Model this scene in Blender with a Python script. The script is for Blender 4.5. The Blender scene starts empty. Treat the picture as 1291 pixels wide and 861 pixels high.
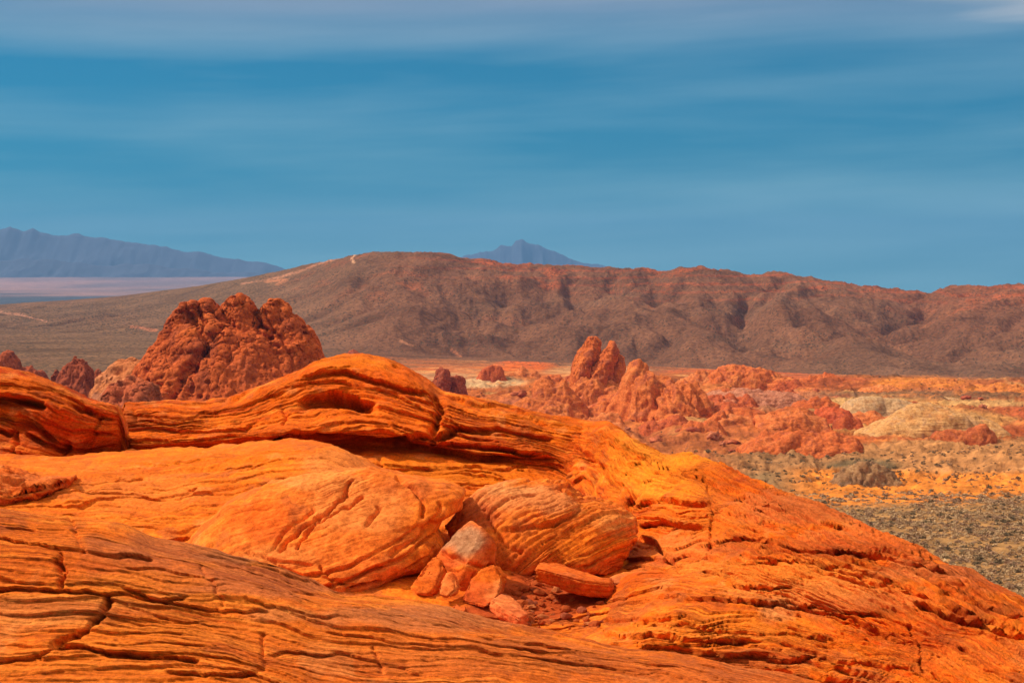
import bpy, bmesh, math, random
import numpy as np

# ------------------------------------------------------------------ camera, world, sun
SC = bpy.context.scene
COL = SC.collection
F = 2251.0; W0, H0 = 1291.0, 861.0
HOR = 372.0
PITCH = math.atan((H0 / 2 - HOR) / F)
cam_d = bpy.data.cameras.new("camera"); cam = bpy.data.objects.new("camera", cam_d); COL.objects.link(cam)
cam.location = (0, 0, 0); cam.rotation_euler = (math.pi / 2 - PITCH, 0, 0)
cam_d.sensor_width = 36.0; cam_d.lens = 36.0 * F / W0
cam_d.clip_start = 0.5; cam_d.clip_end = 90000
cam_d.dof.use_dof = True; cam_d.dof.focus_distance = 60; cam_d.dof.aperture_fstop = 16
SC.camera = cam

SUN_EL = math.radians(47); SUN_AZ = math.radians(-84)      # azimuth from +Y towards +X
sdir = np.array([math.sin(SUN_AZ) * math.cos(SUN_EL), math.cos(SUN_AZ) * math.cos(SUN_EL), math.sin(SUN_EL)])
sun_d = bpy.data.lights.new("sun", 'SUN'); sun = bpy.data.objects.new("sun", sun_d); COL.objects.link(sun)
sun_d.energy = 4.1; sun_d.angle = math.radians(3.0); sun_d.color = (1.0, 0.92, 0.80)
from mathutils import Vector
sun.rotation_euler = Vector(sdir).to_track_quat('Z', 'Y').to_euler(); sun.location = (-30, -20, 40)

vs = SC.view_settings
vs.view_transform = 'Standard'; vs.look = 'None'; vs.gamma = 1.0; vs.exposure = 0.27; vs.use_curve_mapping = False
SC.cycles.use_denoising = True; SC.cycles.denoising_prefilter = 'ACCURATE'
SC.cycles.max_bounces = 5; SC.cycles.diffuse_bounces = 3; SC.cycles.volume_bounces = 0
SC.cycles.glossy_bounces = 1

class NT:
    """small node-tree helper"""
    def __init__(s, nt): s.nt = nt; nt.nodes.clear()
    def n(s, t, ins=None, **kw):
        nd = s.nt.nodes.new(t)
        for k, v in kw.items(): setattr(nd, k, v)
        for k, v in (ins or {}).items(): s.put(nd, k, v)
        return nd
    def put(s, nd, k, v):
        sock = nd.inputs[k]
        if isinstance(v, bpy.types.NodeSocket): s.nt.links.new(v, sock)
        elif isinstance(v, bpy.types.Node): s.nt.links.new(v.outputs[0], sock)
        else: sock.default_value = v
    def math(s, op, a, b=0.0, c=0.0, clamp=False):
        return s.n('ShaderNodeMath', {0: a, 1: b, 2: c}, operation=op, use_clamp=clamp).outputs[0]
    def mix(s, f, a, b, mode='MIX'):
        nd = s.n('ShaderNodeMix', data_type='RGBA', blend_type=mode)
        s.put(nd, 0, f); s.put(nd, 6, a); s.put(nd, 7, b)
        return nd.outputs[2]
    def ramp(s, f, pts, interp='LINEAR'):
        nd = s.n('ShaderNodeValToRGB', {0: f}); cr = nd.color_ramp; cr.interpolation = interp
        while len(cr.elements) < len(pts): cr.elements.new(0.5)
        for e, (p, c) in zip(cr.elements, pts):
            e.position = p; e.color = (c if len(c) == 4 else (*c, 1))
        return nd.outputs[0]
    def noise(s, vec, scale, detail=4, rough=0.55, dist=0.0):
        return s.n('ShaderNodeTexNoise', {'Vector': vec, 'Scale': scale, 'Detail': detail, 'Roughness': rough, 'Distortion': dist}).outputs[0]
    def vmul(s, v, m):
        return s.n('ShaderNodeVectorMath', {0: v, 1: m}, operation='MULTIPLY').outputs[0]

world = bpy.data.worlds.new("World"); SC.world = world; world.use_nodes = True
w = NT(world.node_tree)
tc = w.n('ShaderNodeTexCoord').outputs['Generated']
sep = w.n('ShaderNodeSeparateXYZ', {0: tc})
X, Y, Z = sep.outputs
# look-up slightly above the true direction so the low band is deep blue instead of milky
up = w.n('ShaderNodeCombineXYZ', {0: X, 1: Y, 2: w.math('ADD', w.math('MULTIPLY', w.math('MAXIMUM', Z, 0.0), 1.0), 0.22)})
nrm = w.n('ShaderNodeVectorMath', {0: up}, operation='NORMALIZE').outputs[0]
sky = w.n('ShaderNodeTexSky', {'Vector': nrm}, sky_type='NISHITA', sun_disc=False, sun_elevation=SUN_EL, sun_rotation=SUN_AZ,
          altitude=600, air_density=1.0, dust_density=0.3, ozone_density=2.0)
low = w.ramp(Z, [(0.0, (0.12, 0.90, 0.66)), (0.05, (0.02, 0.90, 0.80)), (0.10, (0.0, 0.87, 0.90)), (0.16, (0.06, 0.84, 0.94)), (0.42, (0.9, 0.95, 1.0))])
skyc = w.mix(1.0, sky.outputs[0], low, 'MULTIPLY')
# cirrus sheets: thin streaks, stretched along the horizon
az = w.math('ARCTAN2', X, Y)
v1 = w.n('ShaderNodeCombineXYZ', {0: w.math('MULTIPLY', az, 3.4), 1: w.math('SUBTRACT', w.math('MULTIPLY', Z, 34.0), w.math('MULTIPLY', az, 1.2)), 2: 7.9})
n1 = w.noise(v1, 1.0, 4, 0.5, 0.2)
v2 = w.n('ShaderNodeCombineXYZ', {0: w.math('MULTIPLY', az, 5.0), 1: w.math('MULTIPLY', Z, 90.0), 2: 4.3})
n2 = w.noise(v2, 1.0, 4, 0.6, 0.2)
base = w.ramp(Z, [(0.0, (.52,) * 3), (0.045, (.42,) * 3), (0.08, (.16,) * 3), (0.125, (.10,) * 3), (0.142, (.50,) * 3), (0.165, (.85,) * 3), (0.3, (.5,) * 3)])
cl = w.math('ADD', base, w.math('MULTIPLY', w.math('SUBTRACT', n1, 0.47), 1.9))
cl = w.math('ADD', cl, w.math('MULTIPLY', w.math('SUBTRACT', n2, 0.5), 0.22), clamp=True)
cloudc = w.ramp(Z, [(0.0, (2.6, 5.6, 5.9)), (0.08, (2.6, 5.0, 5.9)), (0.13, (2.4, 4.4, 5.7)), (0.16, (2.8, 3.7, 5.0)), (0.19, (4.6, 4.7, 5.6)), (0.5, (8.5, 8.3, 8.6))])
cl = w.math('MULTIPLY', cl, 0.85)
fin = w.mix(cl, skyc, cloudc)
# a brighter bank of cloud high on the right
bk = w.math('ADD', w.math('ADD', w.math('MULTIPLY', Z, 26.0), w.math('MULTIPLY', az, 3.2)), w.math('MULTIPLY', n1, 1.2))
bank = w.ramp(w.math('MULTIPLY', bk, 0.1), [(0.53, (0, 0, 0)), (0.585, (1, 1, 1))])
fin = w.mix(w.math('MULTIPLY', bank, 0.8), fin, (9.5, 8.6, 7.8, 1))
bg = w.n('ShaderNodeBackground', {'Color': fin, 'Strength': 0.079})
w.n('ShaderNodeOutputWorld', {0: bg})

# ------------------------------------------------------------------ numpy helpers
rng = np.random.default_rng(7)
T3 = rng.random((64, 64, 64), dtype=np.float32)
def vnoise(p):
    """smooth value noise, p (...,3) -> 0..1"""
    p = np.asarray(p, dtype=np.float32)
    i = np.floor(p).astype(np.int64); f = p - i; f = f * f * f * (f * (f * 6 - 15) + 10)
    x0, y0, z0 = i[..., 0] & 63, i[..., 1] & 63, i[..., 2] & 63
    x1, y1, z1 = (x0 + 1) & 63, (y0 + 1) & 63, (z0 + 1) & 63
    fx, fy, fz = f[..., 0], f[..., 1], f[..., 2]
    a = T3[x0, y0, z0] * (1 - fx) + T3[x1, y0, z0] * fx
    b = T3[x0, y1, z0] * (1 - fx) + T3[x1, y1, z0] * fx
    c = T3[x0, y0, z1] * (1 - fx) + T3[x1, y0, z1] * fx
    d = T3[x0, y1, z1] * (1 - fx) + T3[x1, y1, z1] * fx
    return (a * (1 - fy) + b * fy) * (1 - fz) + (c * (1 - fy) + d * fy) * fz
def fbm(p, scale=1.0, octv=4, rough=0.5, off=0.0):
    """signed fractal noise, about -1..1"""
    p = np.asarray(p) * scale + np.array([off * 1.7 + 3.1, off * 2.3 + 7.7, off * 0.9 + 1.3]); s = 0; a = 1; t = 0
    for k in range(octv):
        s = s + a * (vnoise(p) * 2 - 1); t += a; a *= rough; p = p * 2.03 + 11.7
    return s / t * 1.6
def ridged(p, scale=1.0, octv=4, rough=0.5, off=0.0):
    p = np.asarray(p) * scale + np.array([off * 1.3 + 5.5, off * 2.1 + 2.2, off + 9.9]); s = 0; a = 1; t = 0
    for k in range(octv):
        s = s + a * (1 - np.abs(vnoise(p) * 2 - 1) * 1.6); t += a; a *= rough; p = p * 2.07 + 5.3
    return s / t
def voro(p, scale, off=0):
    """F1, F2 distances and a random per cell"""
    p = np.asarray(p) * scale + off; i = np.floor(p).astype(np.int64)
    f1 = np.full(p.shape[:-1], 9.0); f2 = f1.copy(); r = np.zeros_like(f1)
    for dx in (-1, 0, 1):
        for dy in (-1, 0, 1):
            for dz in (-1, 0, 1):
                c = i + np.array([dx, dy, dz]); a, b, d = c[..., 0] & 63, c[..., 1] & 63, c[..., 2] & 63
                q = np.stack([T3[a, b, d], T3[b, d, a], T3[d, a, b]], -1) + c
                dd = np.sqrt(((p - q) ** 2).sum(-1)); m = dd < f1
                f2 = np.where(m, f1, np.minimum(f2, dd)); r = np.where(m, T3[(a + 17) & 63, b, d], r); f1 = np.where(m, dd, f1)
    return f1, f2, r
def sstep(a, b, x):
    t = np.clip((x - a) / (b - a), 0, 1); return t * t * (3 - 2 * t)
cP, sP = math.cos(PITCH), math.sin(PITCH)
def P(px, py, Yd):
    """point seen at pixel (px,py) of the photograph at the distance Yd"""
    px, py, Yd = np.broadcast_arrays(np.asarray(px, float), np.asarray(py, float), np.asarray(Yd, float))
    dx = (px - W0 / 2) / F; dv = (H0 / 2 - py) / F
    y = cP + dv * sP; z = -sP + dv * cP
    return np.stack([dx * Yd / y, Yd, z * Yd / y], -1)
def proj(p):
    x, y, z = p[..., 0], p[..., 1], p[..., 2]
    d = y * cP - z * sP; v = y * sP + z * cP
    return x / d * F + W0 / 2, H0 / 2 - v / d * F
def smooth1(a, k):
    if k <= 0: return a
    ker = np.exp(-0.5 * (np.arange(-3 * k, 3 * k + 1) / k) ** 2); ker /= ker.sum()
    return np.convolve(np.pad(a, 3 * k, mode='edge'), ker, 'valid')

# ------------------------------------------------------------------ object helpers
def mesh_obj(name, V, Fc, mat=None, col=None, bed=None, smooth=True, parent=None):
    V = np.asarray(V, dtype=np.float32).reshape(-1, 3); Fc = np.asarray(Fc, dtype=np.int32)
    me = bpy.data.meshes.new(name); n, k = Fc.shape
    me.vertices.add(len(V)); me.vertices.foreach_set('co', V.ravel())
    me.loops.add(n * k); me.loops.foreach_set('vertex_index', Fc.ravel())
    me.polygons.add(n); me.polygons.foreach_set('loop_start', np.arange(0, n * k, k, dtype=np.int32))
    me.polygons.foreach_set('use_smooth', np.full(n, smooth, dtype=bool))
    if col is not None:
        c = np.asarray(col, dtype=np.float32).reshape(-1, col.shape[-1])
        if c.shape[1] == 3: c = np.concatenate([c, np.ones((len(c), 1), np.float32)], 1)
        at = me.attributes.new('Col', 'FLOAT_COLOR', 'POINT'); at.data.foreach_set('color', c.astype(np.float32).ravel())
    if bed is not None:
        at = me.attributes.new('bed', 'FLOAT_VECTOR', 'POINT'); at.data.foreach_set('vector', np.asarray(bed, dtype=np.float32).ravel())
    me.update(calc_edges=True)
    o = bpy.data.objects.new(name, me); COL.objects.link(o)
    if mat: me.materials.append(mat)
    if parent: o.parent = parent
    return o
def tag(o, label, cat, group=None, kind=None):
    o['label'] = label; o['category'] = cat
    if group: o['group'] = group
    if kind: o['kind'] = kind
    return o
def struct(o): o['kind'] = 'structure'; return o
def recenter(o):
    """put the origin at the base centre of the mesh"""
    me = o.data; n = len(me.vertices); a = np.empty(n * 3, np.float32); me.vertices.foreach_get('co', a); a = a.reshape(-1, 3)
    c = np.array([(a[:, 0].min() + a[:, 0].max()) / 2, (a[:, 1].min() + a[:, 1].max()) / 2, a[:, 2].min()], np.float32)
    a -= c; me.vertices.foreach_set('co', a.ravel()); o.location = c.tolist(); me.update()
    return o
def grid_faces(nt, ns, flip=False):
    i = np.arange(nt * ns).reshape(nt, ns)
    q = np.stack([i[:-1, :-1], i[:-1, 1:], i[1:, 1:], i[1:, :-1]], -1).reshape(-1, 4)
    return q[:, ::-1] if flip else q
def grid_normals(G):
    gt = np.gradient(G, axis=0); gs = np.gradient(G, axis=1)
    n = np.cross(gs, gt); n /= np.linalg.norm(n, axis=-1, keepdims=True) + 1e-12
    return n
def tri_normals(V, Fc):
    a, b, c = V[Fc[:, 0]], V[Fc[:, 1]], V[Fc[:, 2]]
    fn = np.cross(b - a, c - a); n = np.zeros_like(V)
    for k in range(Fc.shape[1]):
        for d in range(3): n[:, d] += np.bincount(Fc[:, k], fn[:, d], len(V))
    return n / (np.linalg.norm(n, axis=1, keepdims=True) + 1e-12)

# ------------------------------------------------------------------ materials
def rock_mat(name, bump=0.02, fine=26.0, strata=(0.6, 0.6, 15.0), var=0.5, rough=0.88, dark=(0.46, 0.32, 0.28), light=(1.2, 1.3, 1.4), lines=0.5):
    m = bpy.data.materials.new(name); m.use_nodes = True; t = NT(m.node_tree)
    col = t.n('ShaderNodeAttribute', attribute_name='Col'); bed = t.n('ShaderNodeAttribute', attribute_name='bed').outputs['Vector']
    pos = t.n('ShaderNodeTexCoord').outputs['Object']
    s1 = t.noise(t.vmul(bed, strata), 1.0, 6, 0.62, 0.25)
    s2 = t.noise(t.vmul(bed, tuple(4.2 * v for v in strata)), 1.0, 4, 0.6, 0.1)
    b1 = t.noise(pos, fine * 0.08, 5, 0.6); b2 = t.noise(pos, fine, 4, 0.65)
    f = t.math('ADD', t.math('MULTIPLY', s1, 0.55), t.math('MULTIPLY', s2, 0.25)); f = t.math('ADD', f, t.math('MULTIPLY', b1, 0.2))
    tint = t.ramp(f, [(0.385, dark), (0.455, (0.84, 0.76, 0.72)), (0.51, (1, 1, 1)), (0.60, light)])
    c = t.mix(t.math('MULTIPLY', t.ramp(t.noise(pos, 0.5 * fine / 26.0, 3), [(0.38, (.45, .45, .45)), (0.62, (1.15, 1.15, 1.15))]), var), col.outputs['Color'], t.mix(1.0, col.outputs['Color'], tint, 'MULTIPLY'))
    s3 = t.noise(t.vmul(bed, tuple(v * m_ for v, m_ in zip(strata, (.8, .8, 1.5)))), 1.0, 5, 0.6, 0.15)
    ln = t.math('ABSOLUTE', t.math('SUBTRACT', s3, 0.5)); wob = t.math('MULTIPLY', t.noise(pos, fine * 0.05, 3), 0.05)
    par = t.ramp(t.math('SUBTRACT', ln, wob), [(0.0, (1, 1, 1)), (0.014, (0, 0, 0))])
    pm = t.ramp(t.noise(pos, 0.9 * fine / 26.0, 3, 0.5), [(0.42, (0.05, 0.05, 0.05)), (0.62, (1, 1, 1))]); par = t.math('MULTIPLY', par, pm)
    c = t.mix(t.math('MULTIPLY', par, lines), c, t.mix(1.0, c, (0.42, 0.26, 0.22, 1), 'MULTIPLY'))
    gr = t.noise(pos, fine * 4.5, 3, 0.7); c = t.mix(1.0, c, t.ramp(gr, [(0.32, (0.80, 0.78, 0.78)), (0.5, (1, 1, 1)), (0.68, (1.22, 1.24, 1.30))]), 'MULTIPLY')
    g = t.ramp(b2, [(0.36, (0.76, 0.70, 0.66)), (0.47, (0.98, 0.97, 0.97)), (0.66, (1.24, 1.28, 1.36))])
    c = t.mix(1.0, c, g, 'MULTIPLY')
    h = t.math('SUBTRACT', t.math('ADD', t.math('MULTIPLY', s1, 0.5), t.math('MULTIPLY', s2, 0.28)), t.math('MULTIPLY', par, 0.22 * lines)); h = t.math('ADD', h, t.math('MULTIPLY', gr, 0.07)); h = t.math('ADD', h, t.math('MULTIPLY', b2, 0.30))
    bp = t.n('ShaderNodeBump', {'Height': h, 'Distance': bump, 'Strength': 0.9})
    bs = t.n('ShaderNodeBsdfPrincipled', {'Base Color': c, 'Roughness': rough, 'Specular IOR Level': 0.06, 'Normal': bp})
    t.n('ShaderNodeOutputMaterial', {0: bs}); return m
M_SAND = rock_mat('layered_sandstone', bump=0.075, strata=(.6, .6, 15.0), var=.62, lines=.5)
M_BOULDER = rock_mat('boulder_sandstone', bump=0.03, fine=20, strata=(0.8, 0.8, 12.0), var=0.5)
M_MID = rock_mat('smooth_sandstone', bump=0.05, var=0.5, strata=(.5, .5, 9.0), lines=0.22)
M_SMOOTH = rock_mat('blotchy_sandstone', bump=0.036, fine=14, strata=(1.5, 1.5, 5.0), var=0.35, lines=0.25)
M_RED = rock_mat('red_sandstone', bump=1.0, fine=1.1, strata=(0.22, 0.22, 0.5), var=0.8, lines=0.35, light=(1.2, 1.25, 1.3))
M_PALE = rock_mat('pale_sandstone', bump=0.8, fine=0.9, strata=(0.08, 0.08, 0.6), var=0.5)

def ground_mat():
    m = bpy.data.materials.new('desert_ground'); m.use_nodes = True; t = NT(m.node_tree)
    col = t.n('ShaderNodeAttribute', attribute_name='Col'); pos = t.n('ShaderNodeTexCoord').outputs['Object']
    n1 = t.noise(pos, 0.012, 8, 0.62); n2 = t.noise(pos, 0.22, 6, 0.65)
    c = t.mix(1.0, col.outputs['Color'], t.ramp(n1, [(0.35, (0.72, 0.70, 0.70)), (0.5, (1, 1, 1)), (0.66, (1.28, 1.26, 1.24))]), 'MULTIPLY')
    c = t.mix(1.0, c, t.ramp(n2, [(0.34, (0.62, 0.62, 0.64)), (0.5, (1, 1, 1)), (0.68, (1.45, 1.42, 1.36))]), 'MULTIPLY')
    vo = t.n('ShaderNodeTexVoronoi', {'Vector': t.vmul(pos, (1, .55, 0.8)), 'Scale': 0.27})
    dens = t.math('MULTIPLY', t.math('SUBTRACT', 1.0, col.outputs['Alpha']), 0.62)
    msk = t.math('LESS_THAN', vo.outputs['Distance'], dens)
    sh = t.mix(vo.outputs['Color'], (0.04, 0.026, 0.018, 1), (0.12, 0.075, 0.04, 1))
    c = t.mix(t.math('MULTIPLY', msk, 0.85), c, sh)
    h = t.math('ADD', t.math('MULTIPLY', n2, 1.6), t.math('MULTIPLY', msk, 0.7)); h = t.math('ADD', h, t.math('MULTIPLY', n1, 12.0))
    bp = t.n('ShaderNodeBump', {'Height': h, 'Distance': 1.3, 'Strength': 0.8})
    bs = t.n('ShaderNodeBsdfPrincipled', {'Base Color': c, 'Roughness': 0.95, 'Specular IOR Level': 0.02, 'Normal': bp})
    t.n('ShaderNodeOutputMaterial', {0: bs}); return m
M_GROUND = ground_mat()
def flat_mat(name, c, rough=0.95):
    m = bpy.data.materials.new(name); m.use_nodes = True; t = NT(m.node_tree)
    pos = t.n('ShaderNodeTexCoord').outputs['Object']
    cc = t.mix(t.noise(pos, 3.0, 3), tuple(v * 0.7 for v in c) + (1,), tuple(v * 1.3 for v in c) + (1,))
    bs = t.n('ShaderNodeBsdfPrincipled', {'Base Color': cc, 'Roughness': rough, 'Specular IOR Level': 0.1})
    t.n('ShaderNodeOutputMaterial', {0: bs}); return m

# ------------------------------------------------------------------ GROUND + HILLS (one sheet to the horizon)
crest_px = [-700, -200, 0, 150, 230, 330, 400, 440, 500, 560, 620, 700, 780, 830, 880, 940, 1010, 1060, 1110, 1165, 1200, 1250, 1291, 1400, 1900]
crest_py = [398, 392, 384, 373, 363, 346, 329, 322, 318, 323, 328, 334, 341, 342, 335, 343, 347, 355, 361, 367, 362, 359, 358, 353, 350]
crest_Y = [3900, 3800, 3600, 3400, 3200, 2900, 2700, 2600, 2500, 2520, 2600, 2600, 2550, 2500, 2450, 2480, 2500, 2500, 2550, 2600, 2450, 2400, 2350, 2300, 2300]
foot_px = [-700, 0, 150, 300, 420, 520, 650, 800, 950, 1100, 1291, 1900]
foot_py = [420, 418, 422, 430, 440, 448, 452, 458, 468, 474, 476, 476]
foot_Y = [2300, 2300, 2150, 2000, 1950, 1900, 1900, 1850, 1800, 1750, 1700, 1700]
def z_at(py, Yd): return P(645.5, py, Yd)[..., 2]
NEARY = np.array([0, 20, 30, 60, 100, 200, 300, 420, 600, 850, 1100])
NEARZ = np.array([-4.6, -4.9, -7.5, -15, -25, -44, -54, -55, -55, -53, -53.0])
def base_h(x, Yd):
    px = x / Yd * F + W0 / 2
    cy = np.interp(px, crest_px, crest_Y); cz = z_at(np.interp(px, crest_px, crest_py), cy)
    fy = np.interp(px, foot_px, foot_Y); fz = z_at(np.interp(px, foot_px, foot_py), fy)
    near = np.interp(Yd, NEARY, NEARZ)
    t1 = np.clip((Yd - 1100) / (fy - 1100), 0, 1); z = near + (fz - near) * t1
    t2 = np.clip((Yd - fy) / (cy - fy), 0, 1)
    prof = 0.62 * t2 ** 1.25 + 0.38 * sstep(0, 1, t2)
    z = np.where(Yd > fy, fz + (cz - fz) * prof, z)
    t3 = np.clip((Yd - cy) / 1200, 0, 1)
    zfar = np.interp(Yd, [4000, 5500, 12000, 19500, 24000, 60000], [-60, -29, 48, 225, 60, -60]); rt = sstep(420, 620, px)
    zfar = zfar * (1 - rt) - 75 * rt
    z = np.where(Yd > cy, cz + (zfar - cz) * (1 - (1 - t3) ** 2) ** 0.8, z)
    return z, px, t2, t3
# erosion of the hills on a regular grid by walkers running downhill
GX0, GX1, GY0, GY1, GD = -1500., 1700., 1500., 3900., 6.0
gx = np.arange(GX0, GX1, GD); gy = np.arange(GY0, GY1, GD); GXm, GYm = np.meshgrid(gx, gy)
zb, gpx, gt2, gt3 = base_h(GXm, GYm)
hp = np.stack([GXm, GYm, 0 * GXm], -1)
rug = sstep(330, 560, gpx) * 0.85 + 0.15
wx = fbm(hp, 1 / 400., 3, off=4) * 90
sp = np.stack([GXm + wx, GYm * 0.42 + wx * 0.5, 0 * GXm], -1)
spur = ridged(sp, 1 / 260., 4, 0.5, 2)
hump = np.sin(np.pi * np.clip(gt2, 0, 1)) ** 0.8 * (gt3 == 0) + 0.14 * sstep(0.7, 1, gt2)
zer = zb + rug * hump * ((spur - 0.35) * 40 + (ridged(sp, 1 / 95., 4, .55, 5) - .4) * 20 + fbm(hp, 1 / 60., 4, off=1) * 6)
rgw = np.random.default_rng(3)
def blur(a, n=1):
    for _ in range(n):
        a = (a + np.roll(a, 1, 0) + np.roll(a, -1, 0) + np.roll(a, 1, 1) + np.roll(a, -1, 1)) / 5
    return a
for rd in range(6):
    gr0, gr1 = np.gradient(zer + blur(rgw.standard_normal(zer.shape), 2) * 0.25)
    n = 46000; py_ = rgw.random(n) * (len(gy) - 3) + 1; px_ = rgw.random(n) * (len(gx) - 3) + 1
    acc = np.zeros(zer.size)
    vx = np.zeros(n); vy = np.zeros(n)
    for st in range(190):
        iy = py_.astype(int); ix = px_.astype(int)
        a = -gr0[iy, ix]; b = -gr1[iy, ix]; vx = vx * 0.5 + b; vy = vy * 0.5 + a
        l = np.sqrt(vx * vx + vy * vy) + 1e-6
        py_ = np.clip(py_ + vy / l, 1, len(gy) - 2.01); px_ = np.clip(px_ + vx / l, 1, len(gx) - 2.01)
        acc += np.bincount(iy * len(gx) + ix, minlength=zer.size)
    acc = np.log1p(acc.reshape(zer.shape) / 4.0)
    zer = zer - blur(acc, 1) * (0.5 + .9 * rug) * sstep(0, .12, gt2) * (1 - 0.75 * sstep(0.88, 1.0, gt2)) * 0.8
    zer = zer * 0.75 + blur(zer, 1) * 0.25
dz_er = zer - zb
fade = sstep(GX0, GX0 + 250, GXm) * sstep(GX1, GX1 - 250, GXm) * sstep(GY0, GY0 + 150, GYm) * sstep(GY1, GY1 - 150, GYm)
dz_er *= fade
def er_at(x, y):
    fx = np.clip((x - GX0) / GD, 0, len(gx) - 1.001); fy = np.clip((y - GY0) / GD, 0, len(gy) - 1.001)
    ix = fx.astype(int); iy = fy.astype(int); fx -= ix; fy -= iy
    return (dz_er[iy, ix] * (1 - fx) + dz_er[iy, ix + 1] * fx) * (1 - fy) + (dz_er[iy + 1, ix] * (1 - fx) + dz_er[iy + 1, ix + 1] * fx) * fy

cols_px = np.concatenate([np.linspace(-2600, -80, 50)[:-1], np.linspace(-80, 1370, 880), np.linspace(1370, 3900, 50)[1:]])
rows_Y = np.concatenate([[3, 8, 14, 20, 25, 30, 45, 60, 80, 100, 130, 160, 200, 240, 270], np.linspace(290, 1150, 420), np.linspace(1154, 1500, 60)[1:],
                         np.linspace(1500, 2900, 290)[1:], np.linspace(2900, 3900, 60)[1:], np.geomspace(3900, 60000, 40)[1:]])
PXg, Yg = np.meshgrid(cols_px, rows_Y)
Xg = (PXg - W0 / 2) / F * Yg
zg, ppx, t2g, t3g = base_h(Xg, Yg)
pg = np.stack([Xg, Yg, 0 * Xg], -1)
zg = zg + er_at(Xg, Yg); hillr = sstep(1750, 2050, Yg) * sstep(3200, 2700, Yg) * sstep(350, 600, PXg)
val = sstep(280, 400, Yg) * (1 - sstep(1300, 1700, Yg))
bad = val * sstep(500, 620, PXg) * sstep(430, 560, Yg + (PXg < 900) * 200) * (1 - sstep(1000, 1250, Yg))
zg += val * fbm(pg, 1 / 120., 4, off=9) * 2.2
zg += bad * ((ridged(pg, 1 / 50., 5, 0.6, 6) - 0.35) * 6.0 + (ridged(pg, 1 / 16., 4, .65, 7) - .35) * 4.2)
zg += (Yg > 290) * (Yg < 2900) * fbm(pg, 1 / 14., 3, off=3) * 0.6 + hillr * ((ridged(np.stack([Xg + fbm(pg, 1 / 90., 2, off=70) * 22, Yg * .34, 0 * Xg], -1), 1 / 48., 4, .6, 14) - .4) * 7.0 + (ridged(np.stack([Xg + fbm(pg, 1 / 30., 2, off=71) * 8, Yg * .4, 0 * Xg], -1), 1 / 17., 3, .6, 15) - .4) * 2.4)
GV = np.stack([Xg, Yg, zg], -1)
def ground_z(x, y):
    """height of the ground sheet by bilinear look-up"""
    px = x / y * F + W0 / 2
    i = np.clip(np.searchsorted(rows_Y, y) - 1, 0, len(rows_Y) - 2); j = np.clip(np.searchsorted(cols_px, px) - 1, 0, len(cols_px) - 2)
    a = (y - rows_Y[i]) / (rows_Y[i + 1] - rows_Y[i]); b = (px - cols_px[j]) / (cols_px[j + 1] - cols_px[j])
    return (zg[i, j] * (1 - b) + zg[i, j + 1] * b) * (1 - a) + (zg[i + 1, j] * (1 - b) + zg[i + 1, j + 1] * b) * a

qx, qy = proj(GV)
npos = np.stack([Xg, Yg, zg * 3], -1)
nA = fbm(npos, 1 / 220., 4, off=20); nB = fbm(npos, 1 / 45., 4, off=21); nC = fbm(npos, 1 / 700., 3, off=22)
C = lambda r, g, b: np.array([r, g, b], float)
def lerp(c, d, f): return c * (1 - f[..., None]) + d * f[..., None]
gcol = np.zeros(GV.shape) + C(.165, .094, .055)
gcol = lerp(gcol, C(.20, .105, .062), sstep(-.2, .6, nA) * .6)
hillm = sstep(1500, 1900, Yg) * sstep(300, 520, PXg)
gcol = lerp(gcol, C(.165, .072, .040), hillm * .85)
gcol = lerp(gcol, C(.27, .085, .040), hillm * sstep(.30, .95, t2g) * sstep(850, 1250, PXg) * .38)
gcol = lerp(gcol, C(.34, .09, .035), hillm * sstep(.25, .75, nB + .3 * nA) * sstep(.35, .8, t2g) * .7)
gcol = lerp(gcol, C(.16, .10, .065), hillm * sstep(.1, .6, -nA + .4 * nB) * .22)
# red strata outcropping near the crest
cb = np.sin(zg * 0.55 + nA * 4) ; gcol = lerp(gcol, C(.36, .085, .035), hillm * sstep(.55, .95, cb) * sstep(.6, .85, t2g) * sstep(450, 650, PXg) * .55)
def zone(px0, py0, rx, ry, nz=.35, soft=.25, power=2.0):
    d = (np.abs((qx - px0) / rx) ** power + np.abs((qy - py0) / ry) ** power) ** (1 / power) + nz * nB + .15 * nA
    return 1 - sstep(1 - soft, 1 + soft, d)
vis = (t3g <= 0) * (Yg > 60) * (Yg < 1750)
red = sstep(470, 560, qx + nA * 60) * sstep(452, 470, qy + nB * 8 + (qx - 650) * -0.03) * vis
gcol = lerp(gcol, C(.46, .135, .048), red * .9)
gcol = lerp(gcol, C(.40, .14, .06), red * sstep(.1, .5, nB) * .6)
gcol = lerp(gcol, C(.54, .14, .035), red * sstep(.15, .6, -nB + nA * .4) * .55)
for a in [(560, 478, 90, 11, C(.42, .25, .16)), (610, 483, 45, 7, C(.52, .36, .24)), (660, 462, 40, 8, C(.62, .13, .03)), (745, 468, 60, 8, C(.55, .30, .16)),
          (860, 455, 60, 6, C(.52, .34, .20)), (820, 440, 30, 6, C(.28, .045, .035)), (930, 470, 80, 9, C(.52, .11, .035)), (1010, 480, 90, 8, C(.47, .12, .05)),
          (960, 505, 120, 12, C(.42, .19, .12)), (1160, 482, 60, 7, C(.56, .20, .045)), (1255, 492, 44, 8, C(.56, .20, .045)), (1180, 498, 130, 7, C(.16, .10, .07)),
          (1245, 520, 70, 12, C(.34, .08, .04)), (1200, 545, 200, 9, C(.36, .085, .035)), (980, 548, 120, 12, C(.48, .12, .035)), (700, 512, 90, 14, C(.40, .13, .08)),
          (850, 560, 140, 22, C(.42, .14, .06)), (890, 480, 70, 10, C(.42, .14, .05))]:
    gcol = lerp(gcol, a[4], zone(*a[:4]) * vis * .85)
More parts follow.
